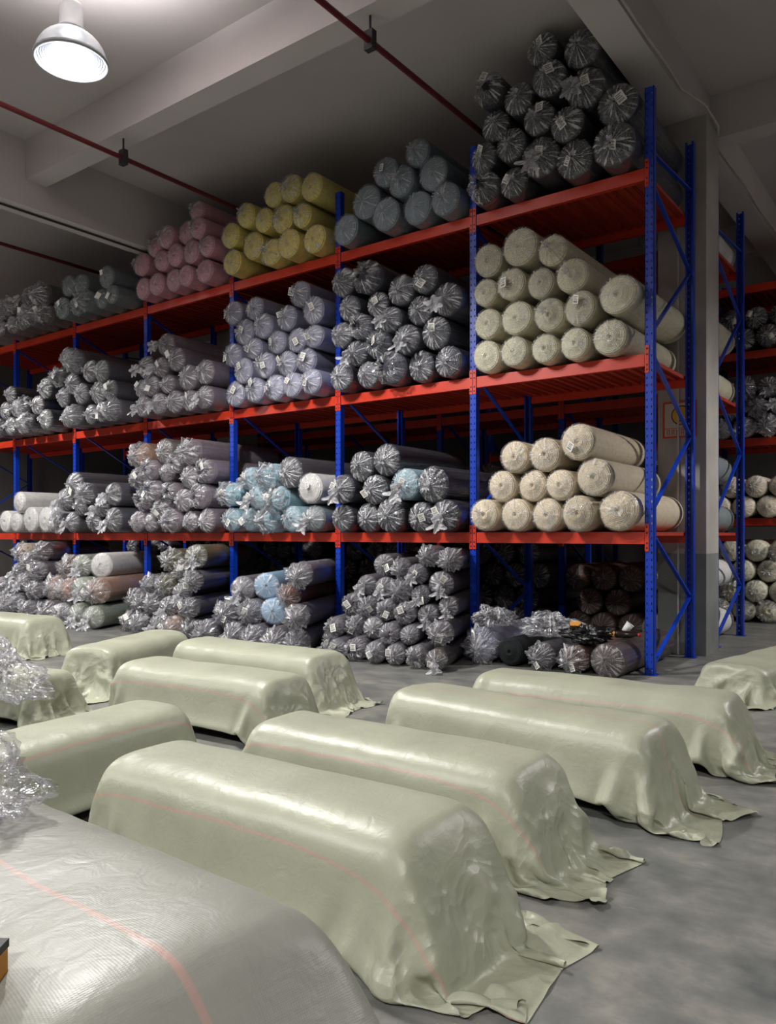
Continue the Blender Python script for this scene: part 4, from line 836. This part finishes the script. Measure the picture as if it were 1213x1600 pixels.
    # crumpled creases near and beyond the ends, faint long ripples on the body
    gu = np.gradient(P, axis=0); gv = np.gradient(P, axis=1); nr = np.cross(gu, gv); nr /= np.linalg.norm(nr, axis=-1, keepdims=True) + 1e-9
    if nr[nu // 2, nv // 2, 2] < 0: nr = -nr
    mk = np.clip((np.abs(us) - (L / 2 - 0.16)) / 0.30, 0, 1)[:, None]
    cell = lambda d: (max(4, int((us[-1] - us[0]) / d)), max(4, int(arc / d)))
    rid = np.zeros((nu, nv))
    for d, am in ((0.24, 0.034), (0.13, 0.024), (0.08, 0.013)):
        g = smooth_noise(1.0, cell(d)); rid += am * (0.6 - np.minimum(np.abs(g) * 1.4, 1.4))
    rip = smooth_noise(0.004, cell(0.28)) + smooth_noise(0.0016, cell(0.1))
    P = P + nr * (np.maximum(rid, -0.004) * mk + rip * (1 - mk))[..., None]
    P[..., 2] = np.maximum(P[..., 2], 0.004)
    uvU = np.arange(nu) * ru; uvV = np.arange(nv) * rv
    return P, uvU, uvV

def cloth_mesh(P, U, Vv, name, seed, eL, eR):
    nu, nv = P.shape[:2]; rg = np.random.default_rng(seed + 50)
    idx = np.arange(nu * nv).reshape(nu, nv)
    q = np.stack([idx[:-1, :-1], idx[1:, :-1], idx[1:, 1:], idx[:-1, 1:]], -1)
    # ragged lower corners: the sheet is gathered up there, so it does not reach the floor all the way round
    keep = np.ones((nu - 1, nv - 1), bool); uu0 = U[:-1]; tot = U[-1]
    for side, ext in ((0, eL), (1, eR)):
        dist = (tot - uu0) if side else uu0                        # distance from that hem
        for edge in (0, 1):
            w = rg.uniform(0.16, 0.26)
            vv0 = Vv[:-1] if edge == 0 else (Vv[-1] - Vv[:-1])
            lim = w * np.clip((ext - 0.02 - dist) / max(ext, 0.1), 0, 1) * (1.0 + 0.25 * np.sin(dist * 31 + seed))
            keep &= ~(vv0[None, :] < lim[:, None])
    q = q[keep].reshape(-1, 4)
    me = bpy.data.meshes.new(name); me.from_pydata(P.reshape(-1, 3).tolist(), [], q.tolist())
    tt_ = U[:, None] + 0 * Vv[None]; lo = np.clip((eL + 0.16 - tt_) / 0.25, 0, 1); hi = np.clip((tt_ - (U[-1] - eR - 0.16)) / 0.25, 0, 1)
    at = me.attributes.new('loose', 'FLOAT', 'POINT'); at.data.foreach_set('value', np.maximum(np.maximum(lo, hi), 0.04).ravel())
    uu, vv = np.meshgrid(U, Vv, indexing='ij'); UVp = np.stack([uu, vv], -1).reshape(-1, 2)
    ul = me.uv_layers.new(name='UVMap'); ul.data.foreach_set('uv', UVp[q.reshape(-1)].ravel())
    me.polygons.foreach_set('use_smooth', [True] * len(me.polygons)); me.update()
    return me

def bundle_mesh(L, W, H, sl=0.0):
    mb = MB(); S = 28; n = 3.6; rings = []; L = L - 0.05
    xs = [-L / 2, -L / 2 + 0.02, -L / 2 + 0.05, -L / 2 + 0.10, L / 2 - 0.10, L / 2 - 0.05, L / 2 - 0.02, L / 2]
    for x in xs:
        e = max(0, (abs(x) - (L / 2 - 0.10)) / 0.10); sh = (1 - 0.22 * e ** 1.6) * 0.95
        for k in range(S):
            t = 2 * math.pi * k / S; c, s = math.cos(t), math.sin(t); kk = (abs(c) ** n + abs(s) ** n) ** (-1 / n)
            zz = max(H / 2 + H / 2 * kk * s * sh - 0.004, 0.0)
            mb.v.append((x + (sl * (H - zz) * 0.85 - 0.03 if x > 0 else 0), W / 2 * kk * c * sh, zz))
    for i in range(len(xs) - 1):
        for k in range(S):
            k2 = (k + 1) % S; mb.f.append((i * S + k, (i + 1) * S + k, (i + 1) * S + k2, i * S + k2))
    mb.f.append(tuple(range(S))); mb.f.append(tuple((len(xs) - 1) * S + k for k in reversed(range(S))))
    return mb.mesh('packed_bundle', True)

SAGE, SILVER = (165, 167, 147), (150, 150, 141)
MW = {}
def woven(rgb, stripes):
    key = (rgb, tuple(stripes))
    if key not in MW: MW[key] = mat_woven('woven_sheet', rgb, stripes)
    return MW[key]
def bale(x, y, yaw, L, W, H, eL, eR, seed, label, rgb=SAGE, stripes=(0.46,), z=0.0, **kw):
    t = empty('wrapped_bale', (x, y, z), R(yaw)); tag(t, label, 'bale', 'green woven-wrapped bales on the floor')
    add('packed_bundle', bundle_mesh(L, W, H, kw.get('sl', 0.0)), M['bundle'], t)
    P, U, Vv = settle(L, W, H, eL, eR, seed, **kw)
    c = add('woven_cover', cloth_mesh(P, U, Vv, 'woven_cover', seed, eL, eR), woven(rgb, stripes), t)
    sb = c.modifiers.new('smooth', 'SUBSURF'); sb.levels = 1; sb.render_levels = 1
    return t
bale(0.47, -7.01, -2, 1.72, 0.90, 0.56, 0.10, 0.80, 1, 'greyish woven-wrapped bale nearest the camera, bottom left', SILVER, (0.88,), sl=0.85)
bale(0.36, -5.80, 1.5, 1.60, 0.58, 0.47, 0.14, 0.52, 2, 'green woven-wrapped bale with pink line, second from camera, flap on floor', SAGE, (0.37,), sl=0.50)
bale(0.32, -4.92, 1, 1.56, 0.56, 0.45, 0.14, 0.48, 3, 'green woven-wrapped bale with pink line, third from the camera', SAGE, (0.37,), sl=0.42)
bale(0.52, -3.88, -4, 1.66, 0.56, 0.46, 0.14, 0.50, 4, 'green woven-wrapped bale in right row with two-pointed loose flap', SAGE, (0.60,), sl=0.30)
bale(0.62, -2.92, 3, 1.70, 0.56, 0.45, 0.10, 0.42, 5, 'green woven-wrapped bale lying right in front of the rack end upright', SAGE, (0.36,), sl=0.3)
bale(-1.14, -5.88, 97, 1.50, 0.52, 0.46, 0.15, 0.34, 6, 'green woven-wrapped bale turned crosswise at the left edge, pink line', SAGE, (0.40,), sl=0.2)
bale(-2.00, -4.12, 4, 1.55, 0.56, 0.45, 0.14, 0.38, 7, 'green woven-wrapped bale with pink line in the middle of left group', SAGE, (0.34,), sl=0.3)
bale(-2.55, -3.08, 2, 1.66, 0.56, 0.45, 0.10, 0.46, 8, 'green woven-wrapped bale directly before the floor pile of grey rolls', SAGE, (), sl=0.4)
bale(-3.95, -3.42, 112, 1.40, 0.54, 0.44, 0.45, 0.12, 9, 'green woven-wrapped bale pointing to the rack with open bag end', SAGE, ())
bale(-7.05, -3.05, 4, 1.60, 0.58, 0.46, 0.10, 0.40, 10, 'green woven-wrapped bale farthest away at the left edge', SAGE, (), sl=0.2)
bale(-3.62, -4.92, 18, 1.20, 0.50, 0.38, 0.10, 0.42, 12, 'woven-wrapped bale with crumpled end beside the clear plastic, left edge', SAGE, ())
bale(1.15, 0.05, 80, 1.80, 0.60, 0.32, 0.44, 0.20, 13, 'low loosely covered woven bale right of the rack end upright', SAGE, (), spread=0.25)
bale(1.25, 2.75, 84, 1.60, 0.62, 0.40, 0.15, 0.20, 14, 'pale woven bale far right in the aisle behind the pillar', SILVER, ())

# ------------------------------------------------------------------ loose things
def crumple_mesh(name, size, seed, nl=36, ns=60, amp=0.22, flat=True):
    """a crumpled bag: closed lumpy skin that sits on its base"""
    V, UV, Fc = [], [], []
    off = Vector((seed * 7.3, seed * 3.1, seed * 1.7))
    for i in range(nl + 1):
        p = math.pi * i / nl
        for k in range(ns):
            t = 2 * math.pi * k / ns; d = Vector((math.sin(p) * math.cos(t), math.sin(p) * math.sin(t), math.cos(p)))
            r = 1.0 + amp * (0.9 * mnoise.noise(d * 1.7 + off) + 0.5 * (0.5 - 2 * abs(mnoise.noise(d * 3.1 + off * 2))) + 0.35 * (0.4 - 2 * abs(mnoise.noise(d * 6.5 + off * 3))))
            z = math.cos(p) * r
            if flat: z = max(z, -0.72)
            V.append((size[0] * r * math.sin(p) * math.cos(t), size[1] * r * math.sin(p) * math.sin(t), size[2] * (z + (0.72 if flat else 0))))
    for i in range(nl):
        for k in range(ns):
            k2 = (k + 1) % ns; Fc.append((i * ns + k, (i + 1) * ns + k, (i + 1) * ns + k2, i * ns + k2))
            UV += [(k / ns, 0.55 + 0.35 * i / nl), (k / ns, 0.55 + 0.35 * (i + 1) / nl), ((k + 1) / ns, 0.55 + 0.35 * (i + 1) / nl), ((k + 1) / ns, 0.55 + 0.35 * i / nl)]
    me = bpy.data.meshes.new(name); me.from_pydata(V, [], Fc)
    me.uv_layers.new(name='UVMap').data.foreach_set('uv', [c for uv in UV for c in uv])
    me.polygons.foreach_set('use_smooth', [True] * len(Fc)); me.update()
    return me
M['blackbag'] = simple('black_bag_film', (18, 18, 20), 0.22, 0.6, bump=0.6, bscale=40)
M['card'] = simple('orange_card', (206, 142, 62), 0.7, 0.3)
M['cup'] = simple('white_cup', (228, 228, 226), 0.5, 0.4)
M['bottle'] = simple('dark_bottle', (34, 26, 24), 0.2, 0.5)
M['redcap'] = simple('red_cap', (190, 44, 48), 0.4, 0.4)
M['boxtop'] = simple('black_tape', (24, 22, 22), 0.5, 0.4)
M['cord'] = simple('white_cord', (226, 224, 220), 0.6, 0.3)
M['signboard'] = simple('sign_white', (196, 190, 184), 0.5, 0.4, var=0.03)
M['signred'] = simple('sign_orange_red', (206, 74, 34), 0.5, 0.4, var=0.05)
M['signyellow'] = simple('sign_yellow', (222, 172, 44), 0.5, 0.4, var=0.05)
M['signdark'] = simple('sign_dark', (60, 46, 30), 0.5, 0.4, var=0.05)

# things under the first shelf, beside the end upright
roll(-0.27, -0.50, 0.178, 0.176, 'brown', 'tight', 'clear', 0, False, 'dark brown roll in clear plastic on the floor beside end upright', 'loose rolls under the first bay')
roll(-1.40, -0.42, 0.162, 0.16, 'black', None, 'clear', 0, False, 'bare black fabric roll on the floor under first bay', 'loose rolls under the first bay', length=1.5)
roll(-0.66, -0.36, 0.15, 0.148, 'darkbrown', 'crumple', 'mid', 0, True, 'small dark brown roll between the black and brown floor rolls', 'loose rolls under the first bay', length=1.4)
roll(-1.02, -0.36, 0.15, 0.148, 'darkgrey', 'crumple', 'heavy', 0, True, 'grey roll in crumpled clear plastic right of the bare black roll', 'loose rolls under the first bay', length=1.4)
roll(-1.78, -0.34, 0.21, 0.205, 'lilac', 'crumple', 'heavy', 0, False, 'pale lilac roll in puffy plastic beside the second upright, on floor', 'loose rolls under the first bay', length=1.5)
roll(-0.05, -0.20, 0.165, 0.0, 'brown', None, 'clear') if False else None
b = add('clear_plastic_bag', crumple_mesh('clear_plastic_bag', (0.30, 0.24, 0.14), 3, amp=0.6), MP['mid'], None, (-1.12, 0.02, 0.325)); tag(b, 'crumpled clear plastic bag lying over the floor rolls, first bay', 'plastic bag')
b = add('black_plastic_bag', crumple_mesh('black_plastic_bag', (0.22, 0.17, 0.10), 5, amp=0.7), M['blackbag'], None, (-0.62, -0.12, 0.305)); tag(b, 'shiny black plastic bag on top of the small brown roll', 'plastic bag')
b = add('puffy_plastic_bag', crumple_mesh('puffy_plastic_bag', (0.22, 0.20, 0.12), 8, amp=0.6), MP['mid'], None, (-1.70, -0.20, 0.42)); tag(b, 'puffy clear plastic bag on the pale lilac roll', 'plastic bag')
t = empty('paper_cup', (-0.30, 0.10, 0.42)); t.rotation_euler = (0.0, R(38), R(20)); tag(t, 'small white paper cup lying on the brown roll', 'cup')
MB().lathe([(0.0, 0.0), (0.032, 0.0), (0.044, 0.10), (0.040, 0.10), (0.030, 0.006), (0.0, 0.006)], 20).build('cup_body', M['cup'], t, True)
MB().lathe([(0.040, 0.096), (0.047, 0.097), (0.047, 0.105), (0.040, 0.104)], 20).build('cup_rim', M['cup'], t, True)
t = empty('dark_bottle', (-0.22, 0.02, 0.40)); t.rotation_euler = (0, R(90), R(12)); tag(t, 'dark bottle with red cap lying on the brown roll', 'bottle')
MB().lathe([(0.0, -0.14), (0.036, -0.14), (0.04, -0.12), (0.04, 0.02), (0.016, 0.07), (0.016, 0.09), (0.0, 0.09)], 20).build('bottle_body', M['bottle'], t, True)
MB().lathe([(0.0, 0.118), (0.019, 0.118), (0.019, 0.09), (0.0, 0.09)], 16).build('bottle_cap', M['redcap'], t, True)
for i, (x, y, z, w, h, rz, lab) in enumerate(((-0.74, -0.16, 0.455, 0.11, 0.07, 0.3, 'folded orange card scrap on the black plastic bag'), (-0.42, -0.02, 0.375, 0.13, 0.06, -0.5, 'folded orange card scrap beside the dark bottle'))):
    m = MB(); m.box(-w / 2, w / 2, -0.002, 0.002, 0, h); m.box(-w / 2, w / 2, -0.05, -0.002, 0, 0.004)
    o = m.build('card_scrap', M['card'], None, False, (x, y, z)); o.rotation_euler = (R(-30), 0, rz); tag(o, lab, 'card', 'orange card scraps')

# sign on the pillar
t = empty('pillar_sign', (-0.175, 1.655, 2.62)); tag(t, 'white sign with orange-red frame and yellow emblem on the pillar', 'sign')
MB().box(-0.20, 0.20, -0.012, 0, 0, 0.44).build('sign_board', M['signboard'], t)
for x0, x1, z0, z1 in ((-0.20, 0.20, 0.0, 0.022), (-0.20, 0.20, 0.418, 0.44), (-0.20, -0.178, 0.022, 0.418), (0.178, 0.20, 0.022, 0.418), (-0.178, 0.178, 0.112, 0.120)):
    MB().box(x0, x1, -0.016, -0.012, z0, z1).build('sign_border', M['signred'], t)
e = MB(); e.lathe([(0.0, -0.003), (0.105, -0.003), (0.105, 0.0)], 32, 'y', (0.02, -0.013, 0.27)); e.build('sign_emblem', M['signyellow'], t)
e = MB(); e.lathe([(0.105, -0.004), (0.118, -0.004), (0.118, 0.0)], 32, 'y', (0.02, -0.013, 0.27)); e.bar((-0.01, -0.018, 0.33), (0.03, -0.018, 0.22), 0.02, 0.004, (0, 1, 0)); e.bar((0.03, -0.018, 0.22), (0.0, -0.018, 0.20), 0.02, 0.004, (0, 1, 0)); e.build('emblem_outline', M['signdark'], t)
for k in range(6):
    e = MB(); x = -0.15 + k * 0.056
    e.box(x, x + 0.008, -0.015, -0.012, 0.035, 0.100); e.box(x + 0.026, x + 0.034, -0.015, -0.012, 0.035, 0.100); e.box(x, x + 0.034, -0.015, -0.012, 0.092, 0.100)
    if k % 2: e.box(x, x + 0.034, -0.015, -0.012, 0.06, 0.067)
    e.build('sign_letter', M['signred'], t)

# left edge: navy roll in clear plastic, plastic on the nearest bale
roll(-3.36, -5.08, 0.52, 0.16, 'darknavy', 'crumple', 'heavy', 125, False, 'dark navy roll in loose clear plastic on the bale, left edge', None, length=1.3)
b = add('clear_plastic_sheet', crumple_mesh('clear_plastic_sheet', (0.36, 0.26, 0.16), 12, amp=0.5), MP['film'], None, (-3.02, -5.22, 0.30)); b.rotation_euler = (0, R(14), R(20)); tag(b, 'loose clear plastic sheet hanging from the navy roll, left edge', 'plastic sheet')
t = empty('drawstring_plastic_bag', (0.14, -6.92, 0.562)); tag(t, 'clear plastic bag with white drawstring on the nearest bale, left edge', 'plastic bag')
add('bag_film', crumple_mesh('bag_film', (0.24, 0.20, 0.13), 21, amp=0.5), MP['film'], t)
pts = [(0.10 + 0.13 * math.sin(a), -0.17 + 0.03 * math.cos(2 * a), 0.10 - 0.07 * math.cos(a)) for a in [k * 0.45 for k in range(13)]]
MB().tube(pts, 0.004, 6).build('drawstring', M['cord'], t, True)
t = empty('small_card_box', (1.056, -7.414, 0.548), R(36)); tag(t, 'small orange card box with black top at the bottom left edge', 'box')
MB().box(-0.14, 0.10, -0.10, 0.10, 0, 0.055).build('box_body', M['card'], t)
MB().box(-0.142, 0.102, -0.102, 0.102, 0.055, 0.072).build('box_lid', M['boxtop'], t)
